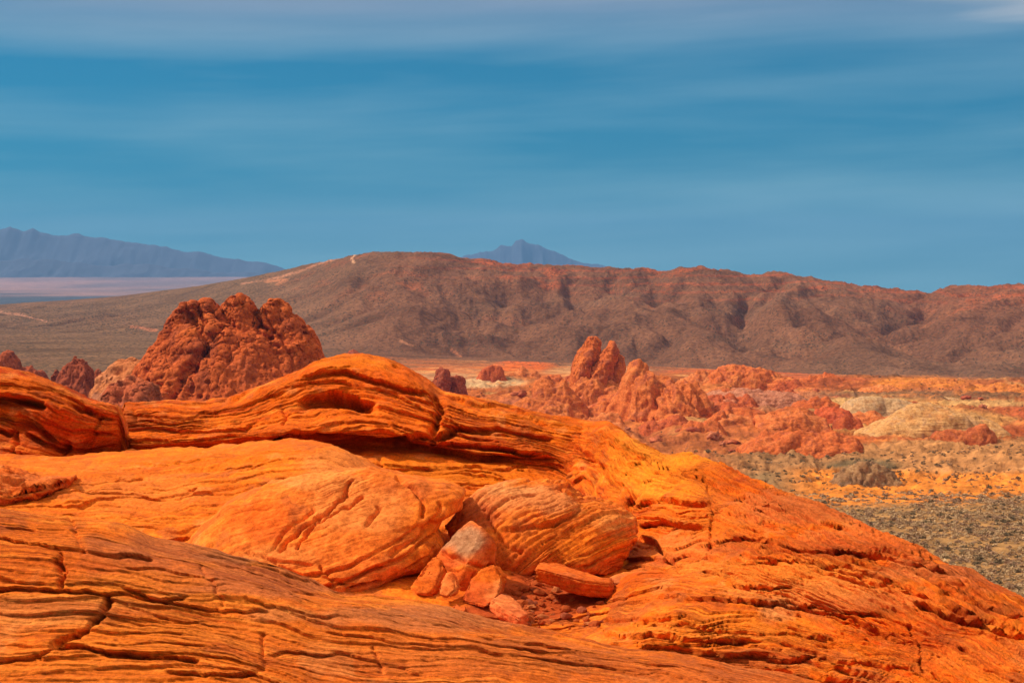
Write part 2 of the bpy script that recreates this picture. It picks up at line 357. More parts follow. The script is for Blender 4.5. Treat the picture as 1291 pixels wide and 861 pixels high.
nD2 = fbm(npos, 1 / 13., 4, .6, off=91)
gcol = lerp(gcol, C(.26, .075, .04), red * sstep(.15, .6, nD2) * .6); gcol = lerp(gcol, C(.62, .21, .06), red * sstep(.2, .7, -nD2) * .6)  # noise paints dark red shadows and bright orange tops into the ground colour
gcol = lerp(gcol, C(.56, .32, .15), red * sstep(.5, .8, fbm(npos, 1 / 28., 3, off=92)) * .6)
for a in [(1150, 526, 115, 22, C(.50, .27, .11)), (1100, 512, 60, 10, C(.48, .30, .15)), (1255, 508, 60, 5, C(.48, .30, .15))]: gcol = lerp(gcol, a[4], zone(*a[:4]) * vis * .85)
tan_ = vis * sstep(870, 980, qx + nA * 70 + nB * 25) * sstep(551, 555, qy + nB * 9 + nA * 4 - sstep(1180, 900, qx) * 22)
gcol = lerp(gcol, C(.48, .235, .11), tan_)
gcol = lerp(gcol, C(.33, .175, .095), tan_ * sstep(1150, 1000, qx) * .9)
gcol = lerp(gcol, C(.14, .11, .075), zone(1085, 590, 50, 12) * vis * .9); gcol = lerp(gcol, C(.15, .12, .08), zone(1000, 607, 70, 14) * vis * .7)
osand = vis * sstep(594, 600, qy + nB * 5 - (qx - 1291) * .02) * sstep(960, 1040, qx) * sstep(645, 632, qy + nB * 7)
gcol = lerp(gcol, C(.62, .215, .042), osand * .95)
flat = vis * sstep(618, 636, qy + nB * 9 + nA * 5 - (qx - 1291) * -.035) * sstep(860, 980, qx + nA * 70)
gcol = lerp(gcol, C(.31, .18, .088), flat)
gcol = lerp(gcol, C(.58, .24, .06), flat * sstep(.35, .7, nB) * .6)
def trail(pts, wd, c, k=.8):
    global gcol
    d = np.full(qx.shape, 1e9)
    for (a, b) in zip(pts[:-1], pts[1:]):
        a = np.array(a, float); b = np.array(b, float); ab = b - a
        t = np.clip(((qx - a[0]) * ab[0] + (qy - a[1]) * ab[1]) / (ab @ ab), 0, 1)
        d = np.minimum(d, np.hypot(qx - a[0] - ab[0] * t, (qy - a[1] - ab[1] * t) * 1.6))
    gcol = lerp(gcol, c, (1 - sstep(wd * .5, wd, d + nB * 1.2)) * k * (Yg > 1000) * (t3g <= 0))
trail([(448, 321), (443, 326), (446, 331)], 2.6, C(.62, .34, .20)); trail([(428, 325), (400, 333), (375, 343), (340, 352), (305, 358)], 2.6, C(.48, .22, .13), .6)
trail([(0, 393), (25, 397), (58, 405)], 2.4, C(.50, .24, .15)); trail([(335, 355), (362, 353), (350, 359)], 3.4, C(.50, .20, .10), .6)
trail([(166, 412), (195, 416)], 4, C(.46, .17, .09), .7); trail([(568, 440), (580, 449)], 2.5, C(.55, .2, .1), .7); trail([(505, 430), (520, 436)], 2.2, C(.5, .22, .12), .6)
scr = 0.62 * sstep(0, 1, vis * 1.0) * (1 - red * .75) * (1 - osand) + .62 * (Yg >= 1750) * (1 - .35 * hillm)
scr = scr * (1 - .45 * tan_) + .25 * nB * .5
# far basin beyond the hills: dark lake plain, then a pale pinkish flat
gcol[:, :] = gcol * np.array([1.0, .9, .8]) * (1 - red[..., None] * np.array([0, .05, .25])); far = (Yg > 4200); gcol[far] = C(.07, .08, .10); pale = sstep(7800, 9000, Yg + nC * 900) * (1 - sstep(17500, 20000, Yg))
nD = fbm(np.stack([Xg, Yg * .5, 0 * Xg], -1), 1 / 900., 4, .6, off=77); gcol = lerp(gcol, C(.36, .20, .17), pale * far * np.clip(.62 + .45 * nD, 0, 1)); scr[far] = 0
gc4 = np.concatenate([np.clip(gcol, .005, .9), 1 - np.clip(scr, 0, 1)[..., None]], -1)
struct(mesh_obj('ground', GV, grid_faces(*Xg.shape), M_GROUND, gc4))

# ------------------------------------------------------------------ far mountains
def far_range(name, outline, Yd, depth, zb, mat, amp, seed, ncol=560, nrow=91):
    o = np.array(outline, float); px = np.linspace(o[0, 0], o[-1, 0], ncol); py = np.interp(px, o[:, 0], o[:, 1]) + fbm(np.stack([px * .07, px * 0 + seed, px * 0], -1), 1, 4, .6) * 1.6
    t = np.linspace(-1, 1, nrow)[:, None]
    Yv = Yd + t * depth + 0 * px; top = z_at(py, Yd)
    x = (px - W0 / 2) / F * Yd + 0 * Yv
    p = np.stack([x, Yv, 0 * x], -1)
    hh = (1 - np.abs(t) ** 1.15)
    r = ridged(p * np.array([1, .55, 1]), 1 / (depth * .55), 5, .55, seed)
    z = zb + (top - zb) * hh * (1 - amp * np.clip(np.abs(t) * 2.2, 0, 1) * (1.0 - r)) + (1 - np.abs(t)) * fbm(p, 8 / depth, 4, .6, seed) * (top - zb) * .03
    V = np.stack([x, Yv, z], -1); c = np.zeros(V.shape) + C(.20, .15, .13)
    return struct(mesh_obj(name, V, grid_faces(*x.shape), mat, c))
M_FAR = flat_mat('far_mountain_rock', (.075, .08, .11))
far_range('far_mountains', [(-900, 330), (-500, 300), (-300, 285), (-150, 292), (-60, 284), (0, 292), (14, 287), (22, 290), (30, 294), (42, 290), (52, 295), (75, 297), (100, 297), (112, 300), (140, 302), (165, 306), (200, 309), (232, 317), (250, 317), (270, 323), (310, 328), (330, 330), (345, 334), (365, 341), (420, 352)],
          20500, 2500, -95, M_FAR, 1.0, 3)
far_range('distant_peak', [(550, 343), (575, 326), (590, 321), (604, 317), (622, 316), (631, 309), (645, 309), (650, 302), (658, 301), (668, 305), (680, 309), (690, 315), (706, 320), (722, 327), (740, 332), (765, 336), (810, 342)],
          24500, 1500, -95, M_FAR, .8, 8, 300)
far_range('far_foothills', [(-900, 352), (-300, 340), (-60, 334), (0, 330), (60, 326), (120, 336), (180, 333), (240, 340), (300, 343), (350, 347), (420, 354)],
          17500, 1300, -95, M_FAR, .9, 12)

# ------------------------------------------------------------------ LOFTED SANDSTONE
RL = rng.random(8192)
def layers(b, T, seed, gw=.22):
    """rounded beds with grooves between: 0 in grooves .. 1; also a random per bed"""
    q = b / T + seed * 37.7; i = np.floor(q).astype(int); f = q - i
    off = RL[i & 8191] * .55
    f = np.clip((f - 0) , 0, 1); e = np.minimum(f, 1 - f)
    return sstep(0, gw, e), RL[(i * 7 + 13) & 8191] + off * 0
def ledge_line(px, py, pts, d, wd, lip=.3, seed=0):
    """undercut below a bedding line: px,py in photograph units"""
    o = np.array(pts, float)
    if o[0, 0] > o[-1, 0]: o = o[::-1]
    wob = (vnoise(np.stack([px * .03, py * 0 + seed * 3.1, px * 0], -1)) - .5) * 6 + (vnoise(np.stack([px * .11, py * 0 + seed * 1.1, px * 0 + 4], -1)) - .5) * 2
    s = py - np.interp(px, o[:, 0], o[:, 1]) - wob
    L = o[-1, 0] - o[0, 0]; e = min(18, L * .25)
    m = sstep(o[0, 0], o[0, 0] + e, px) * (1 - sstep(o[-1, 0] - e, o[-1, 0], px))
    v = .55 + .9 * vnoise(np.stack([px * .03, px * 0 + seed, px * 0 + 2], -1))
    g = -d * sstep(-1.0, 1.2, s) * (1 - sstep(wd * .35, wd, s)) + lip * d * np.exp(-np.clip(-s, 0, 99) / (wd * .8)) * (s < 0)
    return g * m * np.clip(v, 0, 1.3)
def crack_line(px, py, pts, d, wd, seed=0):
    D = np.full(px.shape, 1e9); wd = wd * (.55 + .7 * vnoise(np.stack([px * .09, py * .09, px * 0 + seed], -1)))
    jx = (vnoise(np.stack([py * .35, px * .3, px * 0 + seed + 3], -1)) - .5) * 1.5; px = px + jx; py = py + jx
    qx_ = px + (vnoise(np.stack([py * .12, px * .02, px * 0 + seed], -1)) - .5) * 6; qy_ = py + (vnoise(np.stack([px * .12, py * .02, px * 0 + seed + 9], -1)) - .5) * 5
    for a, b in zip(pts[:-1], pts[1:]):
        a = np.array(a, float); b = np.array(b, float); ab = b - a
        t = np.clip(((qx_ - a[0]) * ab[0] + (qy_ - a[1]) * ab[1]) / (ab @ ab), 0, 1)
        D = np.minimum(D, np.hypot(qx_ - a[0] - ab[0] * t, qy_ - a[1] - ab[1] * t))
    return -d * np.exp(-(D / wd) ** 2)
ORANGE, RED, YEL, PINK, VARN, TAN = C(.68, .135, .009), C(.46, .050, .006), C(.74, .21, .010), C(.58, .165, .050), C(.22, .065, .030), C(.56, .30, .16)
def rock_colour(p, b, px, py, base=ORANGE, patches=(), seed=0, band=.5, streak=1.0):
    c = np.zeros(p.shape) + base
    n1 = fbm(p, .9, 4, off=seed + 30); n2 = fbm(p, 3.5, 4, off=seed + 31)
    bb = np.stack([p[..., 0] * .35, p[..., 1] * .35, b * 5], -1); n3 = fbm(bb, 1, 4, .6, off=seed + 33)
    c = lerp(c, C(.50, .115, .025), sstep(.1, .7, fbm(np.stack([p[..., 0] * .5, p[..., 1] * .5, b * 1.6], -1), 1, 4, .6, off=seed + 37)) * .5)
    c = lerp(c, YEL, sstep(.1, .8, n1 + n3 * .5) * .45)
    c = lerp(c, RED, sstep(.05, .7, n3 - n1 * .3) * band)
    c = lerp(c, PINK, sstep(.25, .9, n2 * .6 + n1 * .5 - n3 * .3) * .4)
    m1 = sstep(-.35, .45, fbm(p, .55, 3, off=seed + 41)) * streak
    n5 = fbm(np.stack([p[..., 0] * .45, p[..., 1] * .45, b * 11], -1), 1, 4, .62, off=seed + 43)
    c = lerp(c, C(.36, .060, .012), sstep(.05, .55, n5) * .75 * m1); c = lerp(c, C(.80, .30, .055), sstep(.12, .6, -n5) * .55 * streak)
    n6 = fbm(p, 7, 3, off=seed + 47); c = c * (1 + .17 * n6[..., None])
    n7 = fbm(p * np.array([1, .6, 1]), 2.4, 4, .62, off=seed + 53); c = lerp(c, C(.40, .115, .045), sstep(.28, .62, n7) * .55); c = lerp(c, C(.70, .30, .12), sstep(.42, .75, -n7) * .45)
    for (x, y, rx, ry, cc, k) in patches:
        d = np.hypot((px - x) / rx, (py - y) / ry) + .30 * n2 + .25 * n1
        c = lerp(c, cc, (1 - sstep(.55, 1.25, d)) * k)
    c = c * np.array([1.10, .82, .46])
    return np.clip(c, .003, .9)
def loft(name, curves, px0, px1, step=1.35, rows=None, sm=10, strata=(.30, .05), ledges=(), cracks=(), base=ORANGE, patches=(), seed=0, band=.5, rough=.04, hollows=(), fine=1.0, mat=None, rev=False, ymap=None, streak=1.0):
    if np.mean([p[1] for p in curves[0]]) > np.mean([p[1] for p in curves[-1]]) and rev: curves = curves[::-1]; rows = rows[::-1] if rows else rows
    if ymap: curves = [[(x, y, ymap(x, d)) for x, y, d in c] for c in curves]
    ns = int((px1 - px0) / step); px = np.linspace(px0, px1, ns)
    Cw = []; pxy = []
    for c in curves:
        c = np.array(c, float); k = max(1, int(sm / step))
        y = smooth1(np.interp(px, c[:, 0], c[:, 1]), k // 3 + 1); d = smooth1(np.interp(px, c[:, 0], c[:, 2]), k)
        pxy.append(y); Cw.append(P(px, y, d))
    Cw = np.array(Cw); K = len(Cw); G = []; B = []; b0 = 0
    for i in range(K - 1):
        p0, p1, p2, p3 = Cw[max(i - 1, 0)], Cw[i], Cw[i + 1], Cw[min(i + 2, K - 1)]
        gap = np.abs(pxy[i + 1] - pxy[i]).max()
        n = rows[i] if rows and rows[i] else int(np.clip(gap / step, 6, 260))
        L = np.median(np.linalg.norm(p2 - p1, axis=-1))
        t = np.linspace(0, 1, n + 1)[:None if i == K - 2 else -1][:, None, None]
        m1, m2 = (p2 - p0) / 2, (p3 - p1) / 2
        # limit tangents so curves of very different spacing do not overshoot
        seg = np.linalg.norm(p2 - p1, axis=-1, keepdims=True)
        m1 = m1 * np.minimum(1, 1.3 * seg / (np.linalg.norm(m1, axis=-1, keepdims=True) + 1e-9)); m2 = m2 * np.minimum(1, 1.3 * seg / (np.linalg.norm(m2, axis=-1, keepdims=True) + 1e-9))
        G.append((2 * t**3 - 3 * t**2 + 1) * p1 + (t**3 - 2 * t**2 + t) * m1 + (-2 * t**3 + 3 * t**2) * p2 + (t**3 - t**2) * m2)
        B.append(b0 + t[:, 0, 0] * L); b0 += L
    G = np.concatenate(G); B = np.concatenate(B)[:, None] + 0 * px
    G += (fbm(G, .8, 4, off=seed)[..., None]) * np.array([0, .6, .5]) * rough * 2.2
    N = grid_normals(G)
    if N[..., 2].mean() < 0: N = -N
    flip = grid_normals(G)[..., 2].mean() < 0
    ax, ay = proj(G)
    view = -G / np.linalg.norm(G, axis=-1, keepdims=True); facing = sstep(-.02, .035, (N * view).sum(-1))
    warp = fbm(G, .45, 3, off=seed + 5)
    bb = B + warp * strata[0] * .8
    T, A = strata
    D = 0; DF = 0
    low_ = np.stack([G[..., 0] * .45, G[..., 1] * .25, bb * 1.2], -1)
    mod = sstep(-.35, .5, fbm(low_, 1, 3, off=seed + 6))
    for k, (Tk, Ak, gw) in enumerate([(T, A, .10), (T * .41, A * .5, .16), (T * .15, A * .24 * fine, .3)]):
        q = (bb + fbm(np.stack([G[..., 0], G[..., 1] * .5, G[..., 2]], -1), .9 + k * 1.1, 3, off=seed + 7 + k) * Tk * .7) / Tk + (seed + k) * 37.7
        i_ = np.floor(q).astype(int); f_ = q - i_
        saw = f_ ** .8 * (1 - sstep(1 - gw, 1, f_)); rb = RL[(i_ * 7 + 13) & 8191] * (1 - sstep(1 - gw, 1, f_)) + RL[((i_ + 1) * 7 + 13) & 8191] * sstep(1 - gw, 1, f_)
        md = mod if k == 0 else sstep(-.5, .35, fbm(np.stack([G[..., 0] * (.6 + .5 * k), G[..., 1] * .4, bb * (2.5 + 3 * k)], -1), 1, 3, off=seed + 9 + k))
        DF = DF + Ak * ((saw - .5) + (rb - .5) * .7) * md
    D = D + rough * fbm(G, 2.2, 4, off=seed + 12) * .5 + rough * .15 * fbm(G, 11, 3, off=seed + 13)
    nv = (N * view).sum(-1); DF = DF * np.clip(nv / .17, .3, 1)
    for j, l in enumerate(ledges): DF = DF + ledge_line(ax, ay, *l, seed=seed + j) * np.clip((nv - .02) / .17, .04, 1)
    for j, l in enumerate(cracks): DF = DF + crack_line(ax, ay, *l, seed=seed + j)
    for (x, y, rx, ry, d) in hollows:
        DF = DF - d * (1 - sstep(.3, 1.0, np.hypot((ax - x) / rx, (ay - y) / ry)))
    # beds step out of the slope towards its open side (the viewer's side of every one of these formations)
    E = np.array([0, -1, .16]); E = E / np.linalg.norm(E) + 0 * N
    dirn = E * facing[..., None] * 1.0 + N * (1 - facing[..., None] * .75); dirn /= np.linalg.norm(dirn, axis=-1, keepdims=True)
    V = G + N * D[..., None] + dirn * (DF * (.35 + .65 * facing))[..., None]
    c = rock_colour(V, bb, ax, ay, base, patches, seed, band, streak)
    o = mesh_obj(name, V, grid_faces(*px.shape, flip) if False else grid_faces(V.shape[0], V.shape[1], flip), mat or M_SAND, c, np.stack([V[..., 0], V[..., 1], bb], -1))
    return o

def crv(pts, dy=0, Y=None, dY=0):
    return [(x, y + dy, (Y if Y is not None else 0) + dY) for x, y in pts]

# --- middle slab: smooth bedrock between the ridge and the nearest ledge
mid = loft('sandstone_ground', [
    [(-120, 960, 13), (900, 960, 14)],
    [(-120, 800, 17.5), (900, 800, 17.8)],
    [(-120, 700, 20.5), (0, 695, 20.8), (300, 722, 20.6), (560, 760, 19.2), (680, 772, 18.8), (760, 768, 19), (900, 760, 19)],
    [(-120, 640, 23), (100, 650, 23), (260, 655, 23), (420, 660, 22.5), (560, 690, 21.5), (700, 735, 20.6), (900, 730, 20.8)],
    [(-120, 606, 25), (60, 610, 25), (220, 600, 25.6), (330, 585, 25.8), (400, 572, 25.6), (450, 590, 25.5), (520, 626, 25.2), (620, 655, 24.8), (900, 684, 24.2)],
    [(-120, 585, 27.2), (0, 585, 27.2), (100, 590, 27.2), (220, 577, 27.6), (330, 566, 27.4), (390, 560, 27.0), (430, 568, 27.0), (470, 592, 27.4), (500, 610, 27.4), (560, 634, 27.4), (900, 676, 26.6)],
    [(-120, 583, 29.5), (200, 570, 30), (330, 563, 29.6), (400, 563, 29.2), (450, 585, 29.6), (500, 606, 29.8), (560, 630, 30), (720, 670, 30.5), (900, 700, 30)],
    [(-120, 600, 33), (400, 610, 33), (560, 690, 33), (900, 740, 34)],
], -110, 890, sm=22, mat=M_MID, streak=.45, rev=True, ymap=lambda x, d: 21 + (d - 21) * (.62 if d < 28.5 else .9) if d > 21 else d, strata=(.5, .06), rough=.07, seed=1, band=.22, fine=.6, base=C(.72, .20, .022), rows=[6, None, None, None, None, None, None, 8],
    ledges=[([(60, 640), (150, 628), (250, 620), (350, 603), (410, 598)], .05, 7), ([(190, 683), (215, 682), (245, 676)], .16, 7), ([(130, 605), (240, 592), (330, 582)], .05, 6),
            ([(150, 588), (260, 580), (350, 578)], .05, 6), ([(235, 616), (242, 617), (250, 611)], .12, 5), ([(0, 655), (90, 650)], .05, 6)],
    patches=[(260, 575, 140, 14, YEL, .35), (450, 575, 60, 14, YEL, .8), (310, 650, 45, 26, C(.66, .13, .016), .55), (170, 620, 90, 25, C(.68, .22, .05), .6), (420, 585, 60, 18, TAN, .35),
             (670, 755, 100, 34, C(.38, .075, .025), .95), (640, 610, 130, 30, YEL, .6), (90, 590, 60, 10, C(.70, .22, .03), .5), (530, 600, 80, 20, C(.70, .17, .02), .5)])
struct(mid)

# --- the ridge with the overhanging hump
ridge_top = [(120, 520), (150, 507), (200, 504), (260, 506), (300, 501), (330, 490), (360, 475), (400, 457), (430, 448), (455, 446), (485, 451), (512, 464), (540, 482), (560, 494), (600, 503), (640, 512), (690, 524), (740, 533), (768, 533), (795, 551), (830, 570), (850, 592), (880, 640), (930, 720), (960, 780)]
def off(pts, dys, Ys):
    """curve below another: dys and Ys are (px, value) tables"""
    d = np.array(dys, float); e = np.array(Ys, float)
    xs = sorted(set([p[0] for p in pts] + [v[0] for v in dys] + [v[0] for v in Ys]))
    q = np.array(pts, float)
    return [(x, np.interp(x, q[:, 0], q[:, 1]) + np.interp(x, d[:, 0], d[:, 1]), np.interp(x, e[:, 0], e[:, 1])) for x in xs]
YC = [(120, 32), (300, 32), (440, 33), (560, 32.4), (760, 32.2), (960, 31)]
def dYs(k): return [(x, y + k) for x, y in YC]
ridge = loft('sandstone_ridge', [
    off(ridge_top, [(0, 190)], dYs(7)),
    off(ridge_top, [(0, 45)], dYs(3.6)),
    off(ridge_top, [(0, 4)], dYs(1.2)),
    off(ridge_top, [(0, 0)], dYs(.4)),
    off(ridge_top, [(120, 6), (440, 12), (560, 10), (960, 6)], dYs(-.35)),
    off(ridge_top, [(120, 22), (300, 24), (440, 42), (560, 30), (700, 22), (960, 18)], dYs(-.85)),
    [(120, 545, 30.8), (250, 543, 30.8), (330, 532, 30.6), (440, 515, 31.2), (560, 545, 31.2), (640, 553, 31), (700, 565, 31), (780, 600, 30), (830, 625, 29.6), (960, 800, 29)],
    [(120, 562, 30.4), (250, 560, 30.4), (330, 552, 30.0), (380, 545, 30.3), (440, 546, 30.5), (500, 548, 30.5), (545, 562, 30.6), (600, 570, 30.8), (700, 577, 30.7), (780, 615, 29.4), (830, 640, 29), (960, 815, 28)],
    [(120, 578, 30.6), (250, 572, 30.9), (330, 566, 31.2), (440, 560, 31.6), (540, 570, 31.2), (640, 580, 30.9), (700, 590, 30.8), (780, 630, 29), (830, 655, 28.6), (960, 830, 27)],
    [(120, 600, 30.2), (330, 590, 30.2), (440, 580, 30.2), (540, 592, 30.0), (640, 600, 29.9), (700, 612, 29.8), (780, 650, 28), (830, 675, 27.6), (960, 850, 26)],
    [(120, 660, 28), (330, 660, 28), (640, 650, 27.5), (780, 690, 26), (960, 880, 24)],
    [(120, 760, 26), (640, 760, 25), (960, 940, 22)],
], 128, 930, sm=9, strata=(.27, .14), rough=.06, seed=2, band=.62, fine=1.2, rows=[10, 16, 10] + [None] * 8, base=C(.68, .15, .012),
    ledges=[([(378, 474), (400, 470), (430, 468), (470, 476), (500, 486), (545, 497)], .22, 9), ([(300, 512), (335, 500), (365, 492)], .08, 7),
            ([(372, 507), (390, 499), (415, 494), (440, 496), (478, 506)], .55, 20, .15), ([(318, 564), (340, 556), (370, 546), (400, 545), (440, 549), (500, 549), (545, 551), (580, 540)], .55, 13, .2),
            ([(540, 562), (580, 570), (620, 574), (665, 574), (700, 576)], .42, 7), ([(500, 560), (560, 556), (600, 560), (690, 573)], .3, 8),
            ([(560, 497), (600, 508), (660, 516), (700, 540)], .12, 8), ([(150, 540), (230, 543), (300, 538), (330, 530)], .10, 6), ([(150, 555), (240, 556), (310, 548)], .10, 6), ([(160, 523), (240, 525), (290, 520)], .07, 5),
            ([(560, 536), (620, 541), (680, 552), (700, 557)], .25, 8), ([(350, 485), (420, 480), (480, 492), (560, 510)], .08, 6), ([(440, 590), (540, 590), (660, 588), (670, 586)], .12, 5), ([(440, 600), (520, 606), (560, 612)], .06, 4)],
    cracks=[([(357, 515), (361, 525), (358, 535)], .12, 2.5), ([(550, 500), (556, 515), (552, 530), (545, 545)], .35, 5), ([(150, 505), (152, 530), (156, 560)], .5, 4), ([(478, 580), (484, 600)], .1, 2), ([(168, 515), (174, 530)], .08, 2)],
    hollows=[(428, 504, 66, 12, .22)],
    patches=[(420, 555, 60, 8, RED, .6), (450, 530, 110, 20, C(.72, .16, .012), .7), (460, 478, 110, 14, C(.66, .13, .012), .5), (440, 456, 60, 10, C(.72, .20, .016), .8), (560, 600, 120, 22, C(.70, .22, .016), .7), (670, 620, 90, 25, YEL, .85), (600, 560, 80, 12, RED, .7), (720, 590, 60, 22, C(.70, .15, .014), .6), (560, 620, 60, 14, PINK, .3)])
struct(ridge)

# --- the broad dome on the right
dome_top = [(670, 545), (700, 540), (740, 538), (768, 535), (795, 551), (840, 572), (875, 573), (900, 580), (925, 592), (945, 602), (1000, 624), (1080, 654), (1150, 684), (1220, 719), (1291, 756), (1360, 795), (1420, 830)]
YD = [(670, 31.5), (768, 31), (850, 29.5), (945, 27), (1100, 22.5), (1291, 17.5), (1420, 15)]
def dYd(k): return [(x, y + k) for x, y in YD]
rdl = random.Random(8); DOME_BEDS = []
for k in range(26):
    xa = rdl.uniform(840, 1200); xb = xa + rdl.uniform(110, 330); dy = 14 + 175 * rdl.random() ** 1.1; sl = rdl.uniform(-.06, .02)
    xs_ = np.linspace(xa, xb, 9); ty = np.interp(xs_, [p[0] for p in dome_top], [p[1] for p in dome_top])
    DOME_BEDS.append((list(zip(xs_.tolist(), (ty + dy * (1 - .1 * (xs_ - 840) / 450) + sl * (xs_ - xa)).tolist())), rdl.uniform(.06, .14), rdl.uniform(3, 5)))
dome = loft('sandstone_dome', [
    off(dome_top, [(0, 230)], dYd(6)),
    off(dome_top, [(0, 50)], dYd(2.6)),
    off(dome_top, [(0, 5)], dYd(.9)),
    off(dome_top, [(0, 0)], dYd(.2)),
    off(dome_top, [(670, 5), (780, 12), (900, 12), (1291, 10), (1420, 8)], dYd(-.6)),
    [(670, 540, 30.4), (700, 545, 30.3), (770, 560, 29.6), (830, 590, 28), (880, 606, 27), (950, 632, 25), (1050, 668, 22), (1150, 705, 19), (1291, 785, 15.5), (1420, 860, 13.5)],
    [(670, 560, 30.0), (700, 563, 29.8), (760, 590, 28.4), (800, 632, 26.4), (840, 637, 25.4), (890, 634, 25), (950, 660, 22.8), (1050, 695, 20), (1150, 740, 17.5), (1291, 815, 14.6), (1420, 880, 12.8)],
    [(670, 640, 27.4), (740, 650, 26.4), (800, 668, 24.6), (850, 672, 24.2), (890, 672, 23.4), (950, 690, 21), (1050, 730, 18.4), (1150, 772, 16.3), (1291, 840, 14), (1420, 900, 12.2)],
    [(670, 700, 23.5), (740, 705, 23.0), (800, 712, 22.2), (850, 716, 21.4), (900, 712, 20.6), (950, 718, 19.4), (1050, 758, 17.2), (1150, 798, 15.4), (1291, 862, 13.4), (1420, 910, 11.8)],
    [(670, 790, 18.0), (705, 772, 18.2), (760, 745, 18.9), (800, 728, 19.8), (850, 722, 20.4), (900, 722, 19.6), (950, 734, 18.6), (1050, 775, 16.8), (1150, 815, 15.0), (1291, 875, 13.1), (1420, 925, 11.5)],
    [(670, 805, 17.1), (705, 796, 17.2), (760, 776, 17.4), (850, 762, 17.8), (950, 772, 17.1), (1050, 805, 15.8), (1150, 838, 14.4), (1291, 890, 12.8), (1420, 940, 11.2)],
    [(670, 840, 15.4), (800, 822, 15.6), (950, 830, 15.4), (1100, 860, 14.2), (1291, 910, 12.3), (1420, 960, 10.8)],
    [(670, 960, 13), (1100, 980, 12), (1420, 1000, 10)],
], 676, 1410, sm=12, ymap=lambda x, d: (15.5 + (d - 15.5) * np.interp(x, [760, 1000, 1300], [.85, .50, .40]) + np.interp(x, [676, 790], [6.0, 0])) if d > 15.5 else d, base=C(.70, .175, .016), strata=(.27, .21), rough=.05, seed=3, band=.38, rows=[8, 14, 10] + [None] * 8 + [None],
    ledges=DOME_BEDS + [([(860, 590), (960, 640), (1060, 680)], .12, 6), ([(930, 660), (1040, 700), (1160, 750), (1291, 800)], .12, 6), ([(820, 750), (900, 752), (1010, 762), (1120, 780)], .14, 6), ([(795, 641), (815, 632), (850, 629), (885, 630), (900, 632)], .35, 8, .1), ([(800, 663), (840, 659), (893, 664)], .3, 7), ([(795, 672), (825, 683), (850, 708), (856, 716)], .26, 8), ([(870, 685), (930, 681), (975, 678)], .14, 5),
            ([(985, 690), (1030, 694), (1110, 700), (1180, 720), (1230, 745)], .16, 6), ([(920, 733), (960, 737), (1010, 740)], .16, 6), ([(700, 790), (740, 778), (800, 778), (870, 772)], .10, 6), ([(755, 790), (800, 800), (860, 802), (950, 806)], .22, 8),
            ([(800, 780), (900, 790), (1000, 800), (1060, 806)], .07, 5), ([(960, 826), (1040, 832), (1110, 838), (1160, 842)], .16, 6), ([(1150, 760), (1200, 776), (1291, 800), (1380, 830)], .22, 9), ([(1180, 745), (1291, 785), (1380, 815)], .10, 6),
            ([(900, 610), (980, 640), (1080, 668)], .10, 6), ([(880, 590), (940, 612), (1020, 650)], .10, 6), ([(690, 545), (740, 548), (800, 575), (850, 590)], .07, 5),
            ([(720, 568), (780, 590), (850, 605), (885, 612)], .06, 4), ([(750, 555), (800, 580), (860, 596), (890, 606)], .06, 4), ([(780, 610), (840, 616), (885, 622)], .05, 4), ([(905, 700), (960, 705), (1060, 712), (1160, 748)], .08, 5)],
    cracks=[([(896, 635), (900, 660), (896, 690)], .10, 2.4), ([(905, 640), (940, 655), (960, 672), (975, 679)], .12, 2.5), ([(888, 600), (896, 622), (900, 634)], .06, 2), ([(1150, 790), (1160, 815), (1165, 850)], .10, 2.4), ([(690, 545), (730, 570), (765, 596), (778, 612)], .35, 5), ([(798, 630), (790, 650), (792, 668)], .35, 5), ([(700, 528), (702, 545)], .1, 2)],
    patches=[(835, 590, 80, 42, C(.84, .32, .03), .85), (900, 600, 50, 16, RED, .5), (960, 640, 80, 18, C(.55, .12, .03), .5), (900, 650, 100, 30, C(.72, .21, .03), .5), (860, 690, 60, 22, C(.66, .20, .06), .6), (1050, 730, 120, 26, C(.68, .24, .05), .6),
             (1130, 680, 120, 24, C(.58, .15, .05), .6), (1010, 640, 90, 20, C(.54, .17, .07), .6), (960, 720, 100, 14, C(.72, .26, .05), .7), (1090, 760, 100, 20, C(.56, .2, .08), .6), (930, 790, 140, 25, C(.72, .24, .03), .7), (1150, 800, 90, 24, RED, .4), (1200, 830, 120, 30, C(.66, .16, .03), .5), (980, 770, 30, 20, TAN, .5), (760, 700, 80, 20, C(.50, .13, .05), .7), (700, 775, 45, 22, C(.42, .09, .035), .9), (1240, 730, 60, 25, C(.5, .12, .05), .5), (830, 565, 60, 16, C(.76, .27, .03), .8), (1030, 690, 160, 12, C(.40, .09, .03), .45), (1150, 775, 140, 12, C(.40, .08, .02), .5), (1000, 745, 120, 14, C(.74, .30, .09), .6), (920, 830, 160, 14, C(.46, .14, .06), .6), (1180, 720, 90, 14, C(.50, .17, .08), .6)])
struct(dome)

